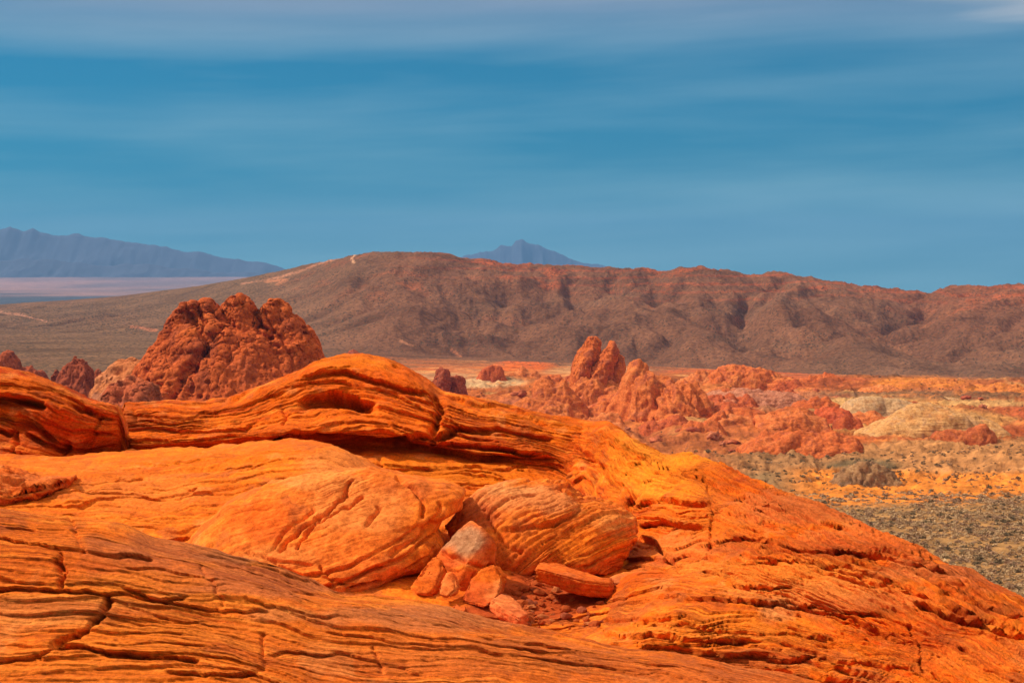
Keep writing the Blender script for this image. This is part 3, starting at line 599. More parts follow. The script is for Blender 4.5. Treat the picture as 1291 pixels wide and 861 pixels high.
# --- the nearest ledge running across the bottom
fore_top = [(-140, 633), (-40, 640), (0, 644), (60, 648), (120, 654), (160, 665), (192, 681), (240, 690), (300, 706), (360, 722), (425, 743), (470, 744), (520, 752), (570, 764), (620, 778), (700, 795), (760, 806), (850, 822), (950, 842), (1100, 872), (1420, 930)]
YF = [(-140, 14), (200, 14.5), (700, 14.8), (1100, 13.5), (1420, 11)]
def dYf(k): return [(x, y + k) for x, y in YF]
fore = loft('sandstone_ledge', [
    off(fore_top, [(0, 300)], dYf(4.5)),
    off(fore_top, [(0, 60)], dYf(2.2)),
    off(fore_top, [(0, 5)], dYf(.7)),
    off(fore_top, [(0, 0)], dYf(.2)),
    off(fore_top, [(-140, 14), (1420, 10)], dYf(-.25)),
    [(-140, 700, 12.9), (100, 706, 13), (330, 745, 13.2), (560, 790, 13.3), (760, 825, 13.4), (1100, 892, 12.4), (1420, 950, 10.4)],
    [(-140, 745, 12.2), (100, 760, 12.3), (330, 800, 12.4), (560, 830, 12.4), (760, 862, 12.4), (1100, 920, 11.5), (1420, 980, 9.8)],
    [(-140, 800, 11.5), (200, 815, 11.6), (560, 868, 11.6), (760, 900, 11.5), (1420, 1010, 9.3)],
    [(-140, 850, 10.8), (200, 862, 10.8), (560, 905, 10.8), (1420, 1040, 8.8)],
    [(-140, 980, 9.4), (560, 1000, 9.4), (1420, 1100, 8)],
], -130, 1400, sm=14, ymap=lambda x, d: 11 + (d - 11) * .7, strata=(.21, .050), rough=.035, seed=4, band=.36, rows=[6, 14, 12] + [None] * 5 + [60], base=C(.68, .18, .024),
    ledges=[(p_, d_ * .72, w_ * .65) for p_, d_, w_ in [([(-40, 676), (0, 679), (60, 688), (120, 696), (200, 704)], .10, 8), ([(0, 664), (50, 668)], .05, 6), ([(150, 708), (260, 726), (360, 744), (430, 757), (520, 772)], .06, 7), ([(-60, 736), (0, 738), (80, 742), (150, 748), (200, 756), (240, 752)], .16, 9),
            ([(150, 741), (240, 762), (300, 768), (345, 772)], .10, 8), ([(60, 810), (120, 816), (200, 826), (255, 832)], .22, 11), ([(-60, 832), (0, 834), (50, 829), (72, 812)], .14, 9), ([(150, 762), (220, 780), (270, 786)], .05, 6),
            ([(300, 752), (340, 764), (400, 775), (450, 782)], .06, 7), ([(430, 762), (490, 776), (560, 788), (640, 800)], .06, 7), ([(400, 795), (480, 806), (560, 815), (640, 824)], .06, 7), ([(600, 800), (700, 815), (800, 832), (900, 848)], .06, 7),
            ([(200, 845), (260, 850), (330, 846)], .12, 9), ([(330, 820), (430, 826), (540, 850)], .05, 7), ([(250, 700), (330, 716), (400, 736)], .05, 6), ([(640, 815), (760, 838), (880, 858)], .05, 6)]],
    cracks=[([(75, 700), (78, 735)], .08, 3), ([(88, 650), (100, 680), (104, 696)], .05, 3), ([(135, 756), (128, 775), (95, 800), (68, 812)], .16, 4), ([(255, 715), (280, 760)], .04, 2.5), ([(330, 800), (333, 838), (325, 846)], .05, 3), ([(68, 705), (80, 720), (77, 738)], .1, 3), ([(470, 820), (484, 842)], .05, 3)],
    patches=[(260, 690, 140, 20, C(.46, .15, .065), .8), (330, 730, 190, 22, C(.44, .14, .065), .75), (560, 770, 120, 12, C(.50, .19, .085), .6), (60, 720, 100, 24, C(.60, .13, .02), .6), (60, 770, 110, 22, C(.62, .26, .10), .55), (180, 730, 70, 16, C(.72, .22, .03), .6), (200, 800, 110, 22, C(.72, .22, .03), .7),
             (90, 845, 120, 22, C(.66, .20, .03), .6), (380, 800, 130, 22, C(.70, .20, .03), .5), (560, 780, 140, 16, C(.52, .19, .085), .7), (300, 700, 50, 10, C(.34, .15, .09), .4), (650, 830, 200, 26, C(.62, .19, .05), .6), (900, 850, 200, 20, C(.55, .15, .05), .5), (340, 775, 40, 10, TAN, .4)])
struct(fore)

# --- block of banded rock at the left
lt = [(-140, 470), (-60, 460), (0, 464), (30, 467), (60, 477), (85, 488), (112, 503), (140, 512), (150, 517), (158, 545), (164, 575)]
def dYl(k): return [(-140, 30 + k), (100, 29.5 + k), (164, 29.6 + k)]
left = loft('banded_outcrop', [
    off(lt, [(0, 160)], dYl(5)),
    off(lt, [(0, 40)], dYl(2.6)),
    off(lt, [(0, 3)], dYl(.8)),
    off(lt, [(0, 0)], dYl(.2)),
    off(lt, [(-140, 10), (164, 3)], dYl(-.5)),
    [(-140, 505, 28.6), (0, 497, 28.6), (60, 512, 28.4), (110, 530, 28.5), (150, 540, 29), (164, 585, 29.5)],
    [(-140, 530, 28.7), (0, 528, 28.8), (50, 545, 28.4), (100, 556, 28.6), (150, 555, 29), (164, 588, 29.5)],
    [(-140, 556, 28.4), (0, 553, 28.4), (50, 562, 28.3), (80, 570, 28.5), (110, 572, 28.9), (164, 590, 29.5)],
    [(-140, 585, 28.0), (0, 584, 28.0), (80, 584, 28.2), (110, 584, 28.7), (164, 600, 29.3)],
    [(-140, 660, 26.5), (80, 660, 26.8), (164, 660, 28)],
], -132, 160, step=1.1, sm=6, strata=(.18, .09), rough=.08, seed=5, band=.8, rows=[8, 14, 8] + [None] * 6, base=C(.52, .075, .008),
    ledges=[([(-60, 500), (0, 499), (30, 503), (60, 508)], .40, 15, .1), ([(20, 520), (50, 535), (75, 556), (95, 562)], .45, 16, .1), ([(84, 505), (100, 513), (130, 520), (148, 527)], .25, 8), ([(30, 545), (60, 556), (84, 564)], .35, 10), ([(-40, 542), (0, 542), (24, 546)], .2, 8),
            ([(84, 563), (110, 562), (130, 560), (150, 560)], .2, 7), ([(0, 577), (40, 580), (75, 583)], .25, 8), ([(-40, 480), (40, 486), (90, 505), (120, 520)], .1, 6), ([(0, 472), (60, 490), (100, 505)], .06, 4), ([(90, 540), (120, 545), (150, 548)], .12, 6)],
    cracks=[([(124, 525), (120, 545), (112, 560)], .12, 3), ([(82, 560), (80, 578)], .2, 4), ([(22, 545), (18, 575)], .15, 3)],
    patches=[(20, 485, 60, 14, C(.68, .16, .012), .7), (50, 540, 60, 14, RED, .7), (50, 572, 50, 12, C(.64, .12, .012), .6), (130, 548, 40, 10, C(.66, .12, .012), .5)])
tag(left, 'large deep red banded sandstone block at the left edge with shaded undercut beds', 'rock outcrop')

# ------------------------------------------------------------------ BOULDERS
_ico = {}
def ico(sub):
    if sub not in _ico:
        bm = bmesh.new(); bmesh.ops.create_icosphere(bm, subdivisions=sub, radius=1)
        V = np.array([v.co[:] for v in bm.verts]); Fc = np.array([[v.index for v in f.verts] for f in bm.faces]); bm.free(); _ico[sub] = (V / np.linalg.norm(V, axis=1, keepdims=True), Fc)
    return _ico[sub]
def blob(name, outline, Yc, depth, centre=None, nexp=2.4, tilt=0.0, lean=0.0, sub=6, mat=None, base=ORANGE, seed=0, rough=.04, strata=None, bedn=(0, .3, 1), ledges=(), cracks=(), patches=(), bulb=None, pits=None, band=.4, flute=None, drop=0, colf=None, facet=0, cuts=None, jag=None):
    """closed rock whose outline from the photographer's side is the given polygon, with its own depth"""
    o = np.array(outline, float); c = np.array(centre if centre else o.mean(0), float)
    q = []
    for a, b in zip(o, np.roll(o, -1, 0)): q += [a + (b - a) * t for t in np.linspace(0, 1, 12, endpoint=False)]
    q = np.array(q); th = np.arctan2(-(q[:, 1] - c[1]), q[:, 0] - c[0]); R = np.hypot(q[:, 0] - c[0], q[:, 1] - c[1]); k = np.argsort(th); th, R = th[k], R[k]
    D0, Fc = ico(sub); a = np.arctan2(D0[:, 2], D0[:, 0]); r = np.hypot(D0[:, 0], D0[:, 2])
    Rr = np.interp(a, np.concatenate([th - 2 * np.pi, th, th + 2 * np.pi]), np.tile(R, 3))
    rr = np.sin(np.arccos(np.clip(1 - np.abs(D0[:, 1]), 0, 1)) ) if False else r
    dy = np.sign(D0[:, 1]) * np.clip(1 - rr ** nexp, 0, 1) ** (1 / nexp)
    px = c[0] + Rr * rr * np.cos(a); py = c[1] - Rr * rr * np.sin(a)
    zc = (c[1] - py) / F * Yc
    yy = dy * depth * (.75 + .25 * np.clip(1 - zc / (np.abs(zc).max() + 1e-6), 0, 2))
    Yv = Yc + yy + tilt * zc * np.sign(.0001 - D0[:, 1]) * (D0[:, 1] < 0) * (1 - rr ** 4) + lean * zc
    V = P(px, py, Yc)                       # outline placed at its own distance, then given real depth
    V = V + np.stack([0 * Yv, Yv - Yc, 0 * Yv], -1)
    if drop: V[:, 2] -= np.where(zc < 0, (zc / zc.min()) ** 2 * drop, 0)
    S = np.ptp(V[:, 2])
    if facet:
        f1, f2, rc = voro(V, facet, seed); N = tri_normals(V, Fc); V = V + N * ((rc - .5) * .18 * S * .3)[:, None] * 1.0
    if cuts:
        rc_ = np.random.default_rng(seed * 7 + 1); cc_ = V.mean(0); hw = np.array([np.ptp(V[:, 0]), np.ptp(V[:, 1]), np.ptp(V[:, 2])]) / 2
        for _ in range(cuts[0]):
            nn = rc_.normal(size=3); nn /= np.linalg.norm(nn); U = (V - cc_) / hw; dd = U @ nn; lim = cuts[1] + cuts[2] * rc_.random()
            V = V - (np.maximum(0, dd - lim * dd.max())[:, None] * nn) * hw * .92
    if jag:
        N = tri_normals(V, Fc)
        if (N * (V - V.mean(0))).sum() < 0: N = -N
        for (T_, A_j) in jag: V = V + N * ((ridged(V * np.array([1, 1, .45]), 1 / T_, 4, .6, seed) - .45) * A_j)[:, None]
    N = tri_normals(V, Fc)
    if (N * (V - V.mean(0))).sum() < 0: N = -N; Fc = Fc[:, ::-1]
    bn = np.array(bedn, float); bn /= np.linalg.norm(bn); B = V @ bn
    D = rough * S * fbm(V, 2.2 / S, 4, off=seed) + rough * S * .35 * fbm(V, 9 / S, 4, off=seed + 1)
    if bulb:
        for (sc, am) in bulb:
            wv = V + np.stack([fbm(V, sc * .7, 2, off=seed + 2), fbm(V, sc * .7, 2, off=seed + 3), fbm(V, sc * .7, 2, off=seed + 4)], -1) * .35 / sc
            f1, f2, rc = voro(wv, sc, seed + am); D = D + am * (.55 - f1 ** 1.5) * (.6 + .8 * rc)
            N2 = N
    if pits:
        for (sc, am, th_) in pits:
            f1, f2, rc = voro(V * np.array([1, 1, 1.5]), sc, seed + 5.5); m = sstep(-.1, .4, fbm(V, sc * .22, 2, off=seed + 40))
            D = D - am * (1 - sstep(th_ * .5, th_, f1 + (rc < .45) * 1.0)) * m
    bb = B + fbm(V, 1.2 / S, 3, off=seed + 5) * (strata[0] * .6 if strata else .1)
    if strata:
        T, A = strata; mod = sstep(-.6, .3, fbm(V, 2.5 / S, 3, off=seed + 6))
        mod2 = sstep(-.4, .4, fbm(V, 5 / S, 3, off=seed + 16))
        for kk, (Tk, Ak) in enumerate([(T, A), (T * .4, A * .55), (T * .16, A * .25)]):
            g, rr_ = layers(bb + fbm(V, 3 / S, 3, off=seed + 7) * Tk * .4 + fbm(V, 1.1 / S, 2, off=seed + 17) * Tk * 1.6, Tk, seed + kk, .2); D = D + Ak * ((g - 1) + (rr_ - .5) * 1.3) * (mod if kk == 0 else mod2)
    if flute:
        T, A, fn = flute; fn = np.array(fn, float); fb = V @ (fn / np.linalg.norm(fn)) + fbm(V, 1.5 / S, 3, off=seed + 8) * T * .8
        g, rr_ = layers(fb, T, seed + 3, .5); D = D + A * (g - 1 + (rr_ - .5) * .5)
    ax, ay = proj(V); fc = ((N * -V).sum(-1) > 0) * 1.0
    for j, l in enumerate(ledges): D = D + ledge_line(ax, ay, *l, seed=seed + j) * fc
    for j, l in enumerate(cracks): D = D + crack_line(ax, ay, *l, seed=seed + j) * fc
    V = V + N * D[:, None]
    nrm = V
    sc = 1.0 if S < 6 else 1.6 / S
    if colf: cc = colf(V, ax, ay, seed)
    else: cc = rock_colour(V * sc, bb * sc, ax, ay, base, patches, seed, band, .6)
    ob = mesh_obj(name, V, Fc, mat or M_BOULDER, cc, np.stack([V[:, 0], V[:, 1], bb], -1))
    return recenter(ob)

A_ = blob('boulder', [(236, 700), (250, 672), (285, 640), (340, 612), (395, 600), (440, 594), (480, 592), (520, 600), (560, 608), (584, 622), (580, 638), (562, 648), (553, 664), (560, 682), (545, 706), (510, 722), (480, 741), (450, 752), (400, 748), (330, 735), (270, 722)],
          21.0, 1.15, centre=(415, 672), nexp=3.0, tilt=.75, sub=8, mat=M_SMOOTH, seed=11, rough=.03, strata=(.13, .007), bedn=(-.35, .75, .55), band=.15, base=C(.70, .20, .04),
          ledges=[([(398, 742), (440, 728), (480, 712), (520, 690), (545, 668), (556, 650)], .10, 8), ([(430, 745), (480, 728), (520, 708), (552, 684)], .10, 7), ([(380, 722), (420, 718), (470, 700), (505, 680), (530, 655)], .05, 6), ([(330, 700), (380, 722), (450, 735)], .04, 6), ([(300, 690), (350, 705), (400, 712)], .04, 5)],
          cracks=[([(442, 606), (436, 622), (415, 640), (392, 658), (370, 678), (352, 695)], .09, 2.2), ([(458, 628), (430, 640), (405, 655), (385, 672), (375, 690)], .08, 2.0), ([(500, 602), (520, 615), (530, 630), (534, 652)], .10, 2.4), ([(476, 640), (470, 652), (464, 662)], .06, 2.5), ([(395, 640), (360, 668), (348, 690)], .05, 3), ([(556, 636), (548, 655), (520, 685), (490, 700)], .06, 3), ([(405, 715), (420, 735)], .05, 2)],
          patches=[(330, 655, 45, 28, C(.66, .13, .018), .7), (470, 640, 70, 35, C(.68, .25, .08), .75), (520, 615, 50, 16, PINK, .5), (440, 690, 70, 18, C(.72, .19, .03), .6), (480, 720, 60, 16, C(.66, .17, .04), .5), (400, 605, 60, 12, C(.66, .28, .10), .6), (345, 700, 60, 14, C(.66, .26, .09), .5)])
tag(A_, 'broad orange boulder with cracked smooth face and layered lower edge, largest in the hollow', 'boulder')
B_ = blob('boulder', [(575, 640), (600, 620), (640, 608), (690, 605), (714, 611), (735, 628), (785, 640), (800, 652), (804, 672), (792, 698), (772, 718), (745, 724), (705, 716), (660, 722), (625, 735), (585, 720), (566, 690), (560, 660)],
          21.6, 1.0, centre=(690, 668), nexp=2.6, tilt=.35, sub=7, seed=12, rough=.035, strata=(.085, .034), bedn=(-.50, .25, .80), band=.45, base=C(.66, .18, .03),
          patches=[(650, 630, 70, 22, C(.58, .23, .10), .9), (690, 680, 60, 22, C(.62, .16, .02), .7), (640, 618, 40, 8, TAN, .5), (780, 660, 30, 20, C(.60, .26, .09), .7), (740, 690, 60, 20, C(.72, .21, .02), .7), (600, 650, 40, 18, C(.40, .10, .04), .8), (640, 700, 40, 20, C(.45, .08, .02), .6)],  # dark patches paint the shade on the left end beside the broad boulder
          cracks=[([(612, 640), (618, 660), (640, 690), (660, 700)], .06, 3)], ledges=[([(625, 672), (650, 668), (700, 662), (720, 650), (735, 640)], .10, 7), ([(700, 612), (720, 622), (735, 632)], .05, 5)])
tag(B_, 'boulder of thin tilted orange beds with a dusty pink top, right of the broadest boulder', 'boulder')
C_ = blob('boulder', [(552, 700), (566, 680), (585, 664), (603, 656), (618, 663), (628, 684), (624, 712), (618, 740), (608, 762), (585, 770), (560, 765), (545, 745), (552, 722)],
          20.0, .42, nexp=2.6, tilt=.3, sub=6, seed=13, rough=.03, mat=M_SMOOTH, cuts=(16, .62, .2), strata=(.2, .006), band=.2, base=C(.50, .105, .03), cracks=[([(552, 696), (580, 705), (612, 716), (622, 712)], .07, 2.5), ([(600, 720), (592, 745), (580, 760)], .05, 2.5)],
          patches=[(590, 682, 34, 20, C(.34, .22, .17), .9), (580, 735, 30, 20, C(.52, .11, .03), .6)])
tag(C_, 'shaded upright grey-topped red block wedged between the two large boulders', 'boulder')
def plate(name, pts, ext, seed, base, label, cat, group=None, wear=.02, cuts=26):
    """sharp-edged broken slab: a face outline (px, py, distance) pushed along ext (metres)"""
    bm = bmesh.new(); top = [Vector(P(*p).tolist()) for p in pts]; e = Vector(ext)
    vt = [bm.verts.new(v) for v in top]; vb = [bm.verts.new(v + e * (.86 + .2 * ((i * 37 + seed) % 7) / 7)) for i, v in enumerate(top)]
    bm.faces.new(vt); bm.faces.new(vb[::-1])
    for i in range(len(vt)): j = (i + 1) % len(vt); bm.faces.new([vt[j], vt[i], vb[i], vb[j]])
    bmesh.ops.recalc_face_normals(bm, faces=bm.faces)
    bmesh.ops.bevel(bm, geom=list(bm.edges), offset=wear, segments=2, affect='EDGES', clamp_overlap=True)
    bmesh.ops.triangulate(bm, faces=bm.faces)
    for _ in range(6):
        L = [q for q in bm.edges if q.calc_length() > .03]
        if not L or len(bm.verts) > 30000: break
        bmesh.ops.subdivide_edges(bm, edges=L, cuts=1); bmesh.ops.triangulate(bm, faces=[f for f in bm.faces if len(f.verts) > 3])
    V = np.array([v.co[:] for v in bm.verts]); Fc = np.array([[v.index for v in f.verts] for f in bm.faces]); bm.free()
    N = tri_normals(V, Fc); bb = V[:, 2] + V[:, 0] * .1
    g, r = layers(bb, .05, seed, .3)
    V = V + N * (fbm(V, 4, 4, off=seed) * .02 + fbm(V, 14, 3, off=seed + 1) * .008 + (g - 1) * .008 * (np.abs(N[:, 2]) < .6))[:, None]
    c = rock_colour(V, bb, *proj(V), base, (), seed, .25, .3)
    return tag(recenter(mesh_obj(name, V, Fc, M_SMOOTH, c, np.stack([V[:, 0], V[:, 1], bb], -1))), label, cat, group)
FG = 'broken flakes under the broad boulder'
plate('rock_flake', [(516, 740, 19.5), (530, 717, 19.75), (546, 701, 19.9), (556, 706, 19.85), (557, 722, 19.7), (550, 740, 19.5), (541, 750, 19.4), (524, 749, 19.4)], (.10, .16, -.03), 14, C(.62, .15, .03), 'larger thin orange flake of rock propped under the broad boulder', 'rock flake', FG)
plate('rock_flake', [(551, 750, 19.2), (556, 731, 19.35), (564, 721, 19.45), (573, 729, 19.4), (575, 743, 19.25), (564, 753, 19.15)], (.06, .14, -.02), 15, C(.60, .14, .035), 'smaller orange flake of rock in front of the grey-topped block', 'rock flake', FG)
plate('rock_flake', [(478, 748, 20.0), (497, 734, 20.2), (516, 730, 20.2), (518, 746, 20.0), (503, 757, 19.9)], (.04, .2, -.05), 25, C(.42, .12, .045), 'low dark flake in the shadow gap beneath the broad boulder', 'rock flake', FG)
plate('rock_slab', [(673, 716, 19.3), (700, 722, 19.25), (735, 733, 19.2), (771, 737, 19.25), (772, 730, 19.6), (750, 727, 19.75), (722, 716, 19.9), (704, 710, 20.0), (678, 709, 19.75)], (.01, .06, -.17), 16, C(.64, .15, .022), 'flat orange slab with a sharp left corner lying in front of the thin-bedded boulder', 'rock slab')
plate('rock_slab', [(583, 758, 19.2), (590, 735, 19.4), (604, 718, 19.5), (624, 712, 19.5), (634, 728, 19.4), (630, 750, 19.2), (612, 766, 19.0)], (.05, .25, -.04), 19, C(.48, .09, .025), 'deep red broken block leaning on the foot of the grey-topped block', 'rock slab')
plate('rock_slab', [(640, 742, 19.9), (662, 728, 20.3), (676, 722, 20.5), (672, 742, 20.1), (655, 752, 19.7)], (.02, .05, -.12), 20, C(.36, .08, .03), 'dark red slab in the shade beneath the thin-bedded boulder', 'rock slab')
plate('rock_slab', [(560, 770, 18.6), (574, 760, 18.9), (590, 764, 18.8), (588, 776, 18.5), (570, 779, 18.3)], (.01, .04, -.08), 21, C(.56, .13, .035), 'small orange slab at the toe of the deep red broken block', 'rock slab')
plate('rock_slab', [(765, 733, 19.5), (790, 736, 19.5), (816, 733, 19.6), (814, 722, 20.0), (790, 720, 20.1), (766, 728, 19.9)], (0, .04, -.18), 17, C(.50, .16, .07), 'short dull pinkish slab butting against the right end of the flat orange slab', 'rock slab')
plate('rock_slab', [(618, 756, 18.5), (634, 768, 18.2), (655, 780, 18.0), (668, 775, 18.2), (658, 762, 18.6), (645, 752, 18.9), (630, 748, 18.9)], (0, .03, -.12), 18, C(.60, .19, .085), 'small smooth salmon pink slab on the red dirt below the grey-topped block', 'rock slab')
G_ = blob('layered_rock', [(-70, 600), (-20, 586), (0, 588), (22, 596), (45, 606), (70, 604), (92, 602), (88, 612), (66, 624), (40, 632), (16, 642), (-20, 655), (-70, 650)], 23.35, .9, centre=(10, 618), nexp=2.4, tilt=.4, sub=7, seed=19, rough=.04, strata=(.10, .035), bedn=(.25, .3, .9), base=C(.54, .13, .03), band=.45,
          ledges=[([(0, 622), (20, 618), (46, 614), (70, 612), (90, 604)], .12, 8), ([(0, 603), (25, 608), (45, 614)], .08, 6)], patches=[(30, 604, 40, 8, C(.58, .2, .07), .5)])
tag(G_, 'small wedge of thin-bedded rock at the left edge tapering onto the smooth slab', 'rock outcrop')

# pebbles in the red dirt pocket
def pocket_z(px, py, Yd): return P(px, py, Yd)
M_PEB = rock_mat('pebble_sandstone', bump=.01, fine=60, strata=(6, 6, 20), var=.4)
protos = []
for k in range(4):
    V, Fc = ico(2); V = V * np.array([1, .8, .55]); V = V + V * fbm(V, 1.3, 2, off=k * 3)[:, None] * .35
    c = np.zeros(V.shape) + [C(.50, .10, .02), C(.42, .075, .015), C(.54, .15, .04), C(.36, .08, .03)][k]
    protos.append(mesh_obj('pebble', V, Fc, M_PEB, c, V * 3, smooth=False))
from mathutils.bvhtree import BVHTree
bvh_cache = {}
def bvh(o):
    if o.name not in bvh_cache:
        me = o.data; n = len(me.vertices); a = np.empty(n * 3, np.float32); me.vertices.foreach_get('co', a)
        q = np.empty(len(me.polygons) * 4, np.int32); me.loops.foreach_get('vertex_index', q)
        bvh_cache[o.name] = BVHTree.FromPolygons(a.reshape(-1, 3).tolist(), q.reshape(-1, 4).tolist())
    return bvh_cache[o.name]
rnd = random.Random(5)
spots = []
for k in range(150):
    px = 655 + abs(rnd.gauss(0, 1)) * 38 if k % 3 else rnd.uniform(625, 760); py = rnd.uniform(736, 792)
    spots.append((px, py))
mt, dt = bvh(mid), bvh(dome)
used = 0
for k, (px, py) in enumerate(spots):
    d = P(px, py, 1.0); dv = Vector(d.tolist()).normalized()
    hits = [h for h in (mt.ray_cast(Vector((0, 0, 0)), dv), dt.ray_cast(Vector((0, 0, 0)), dv)) if h[0] is not None]
    if not hits: continue
    h = min(hits, key=lambda q: q[3])
    if h[0].y < 17 or h[0].y > 23: continue
    s = rnd.choice([.012, .014, .018, .018, .022, .03, .045, .07])
    if used < 4: ob = protos[used]
    else: ob = protos[rnd.randrange(4)].copy(); COL.objects.link(ob)
    used += 1
    ob.location = h[0] + Vector((0, 0, s * .25)); ob.scale = (s, s, s); ob.rotation_euler = (rnd.uniform(-.3, .3), rnd.uniform(-.3, .3), rnd.uniform(0, 6.28))
    tag(ob, 'small loose red stone in the dirt pocket between slabs and boulders', 'stone', 'loose stones in the red dirt pocket')

# ------------------------------------------------------------------ RED BUTTE AND OTHER FORMATIONS
REDR, REDD = C(.46, .10, .035), C(.30, .065, .035)
def redcol(base, alt, dark, yb=None):
    def f(V, ax, ay, seed):
        S = np.ptp(V[:, 2]); c = np.zeros(V.shape) + base * np.array([1, .88, .72]); alt_ = alt * np.array([1, .88, .72])
        c = lerp(c, alt_, sstep(-.1, .6, fbm(V, 5 / S, 4, off=seed + 50)) * .6)
        c = lerp(c, dark, sstep(.1, .7, fbm(V, 9 / S, 4, off=seed + 51)) * .55)
        return np.clip(c, .004, .9)
    return f
butte = blob('rock_butte', [(60, 560), (120, 520), (150, 490), (168, 474), (184, 452), (200, 430), (211, 408), (221, 391), (234, 384), (246, 385), (251, 389), (257, 383), (264, 385), (270, 396), (281, 396), (288, 388), (294, 380), (303, 375), (312, 379), (319, 392), (326, 402), (332, 386), (340, 379), (351, 378), (359, 386), (365, 400), (374, 402), (385, 415), (396, 428), (404, 452), (425, 480), (450, 530), (430, 580), (280, 600), (120, 590)],
             480, 24, centre=(280, 500), nexp=1.7, tilt=.55, sub=8, seed=31, rough=.02, mat=M_RED, drop=14,
             bulb=[(1 / 11., 1.8), (1 / 4.2, .9)], jag=[(14., 1.6), (4., 1.5)], pits=[(1 / 2.2, 1.3, .44), (1 / 1.1, .7, .44)], colf=redcol(C(.50, .105, .026), C(.58, .14, .030), C(.25, .05, .02)),
             cracks=[([(238, 395), (262, 430), (255, 450), (232, 470), (222, 500)], 2.6, 5), ([(318, 392), (325, 420), (350, 440)], 1.6, 3.5), ([(270, 400), (285, 415), (250, 450), (240, 490)], 1.8, 4), ([(333, 395), (352, 425), (370, 450), (365, 480)], 1.2, 3), ([(326, 395), (330, 410), (345, 425)], 2.5, 3.5), ([(278, 390), (282, 402), (300, 415)], 2.0, 3.5), ([(251, 385), (254, 400), (262, 410)], 1.6, 3)])
tag(butte, 'big red knobbly pitted rock butte with four knobs on top at centre left', 'rock butte')
LOW = blob('rock_mound', [(110, 520), (128, 470), (142, 459), (158, 456), (176, 458), (200, 464), (215, 500), (180, 540), (130, 540)], 640, 14, nexp=1.9, tilt=.5, sub=6, seed=32, mat=M_RED, jag=[(8., 1.8), (2.5, .8)], bulb=[(1 / 7., 1.8)], pits=[(1 / 3., .6, .4)], colf=redcol(C(.50, .17, .06), C(.56, .22, .10), C(.3, .12, .07)), drop=20)
tag(LOW, 'low pale orange mound of rock behind the left foot of the big red butte', 'rock mound')
def spire(poly, Yc, dep, seed, label, dark=True, **kw):
    o = blob('rock_spire', poly, Yc, dep, nexp=2.0, tilt=.15, sub=6, seed=seed, rough=.03, mat=M_RED, cuts=(10, .6, .3), jag=[(8., 2.4), (2.6, 1.0)], bulb=[(1 / 5., .9)], pits=[(1 / 1.8, .4, .4)],
             colf=redcol(C(.32, .075, .035), C(.42, .095, .035), C(.15, .04, .025)) if dark else redcol(C(.46, .115, .04), C(.54, .15, .045), C(.27, .06, .035)), drop=10, **kw)
    return tag(o, label, 'rock spire', kw.get('group'))
spire([(74, 500), (80, 470), (88, 456), (94, 447), (102, 450), (112, 455), (119, 462), (122, 480), (126, 520), (100, 540), (78, 530)], 715, 12, 41, 'stout dark red rock spire with a pointed top beside the left foot of the butte')
spire([(118, 520), (118, 475), (123, 467), (128, 470), (131, 495), (136, 520), (126, 535)], 800, 5, 42, 'thin dark column hugging the right side of the stout dark spire')
spire([(62, 500), (66, 470), (70, 463), (75, 468), (77, 500), (70, 515)], 820, 4.5, 43, 'single slim dark finger of rock just left of the stout dark spire')
spire([(-30, 490), (-20, 458), (-5, 447), (5, 450), (10, 443), (16, 445), (20, 455), (26, 470), (28, 500), (0, 520)], 790, 14, 44, 'dark broken crag with two small tips at the left edge of the view')
spire([(20, 500), (24, 462), (30, 455), (36, 458), (42, 466), (56, 472), (64, 480), (70, 510), (40, 520)], 800, 12, 45, 'low dark crag between the left-edge crag and the slim finger')
LM = blob('rock_mound', [(118, 540), (130, 510), (140, 490), (152, 480), (170, 478), (195, 490), (205, 520), (160, 560)], 440, 9, nexp=1.9, tilt=.5, sub=6, seed=46, mat=M_RED, jag=[(5., 1.6), (1.6, .7)], bulb=[(1 / 5., 1.4), (1 / 2., .4)], pits=[(1 / 2., .5, .4)], colf=redcol(C(.42, .10, .04), C(.48, .13, .05), C(.2, .06, .03)), drop=20)
tag(LM, 'dull red rubble mound between the stout dark spire and the big butte', 'rock mound')
PS = blob('rock_spire', [(428, 470), (438, 448), (441, 442), (446, 439), (451, 442), (456, 446), (470, 470)], 1150, 9, nexp=2, sub=5, seed=47, mat=M_RED, bulb=[(1 / 5., 1.2)], colf=redcol(C(.34, .08, .04), C(.4, .1, .04), C(.2, .05, .03)), drop=20)
tag(PS, 'tip of a small red rock peeking over the crest of the overhanging hump', 'rock spire')
# pair of rocks right of the hump
spire([(543, 505), (545, 480), (549, 468), (556, 465), (563, 468), (568, 480), (570, 505)], 890, 8, 48, 'taller dark brown rock of the pair right of the overhanging hump')
spire([(566, 505), (568, 480), (573, 472), (580, 472), (585, 478), (587, 505)], 895, 7, 49, 'shorter dark brown rock of the pair right of the overhanging hump')
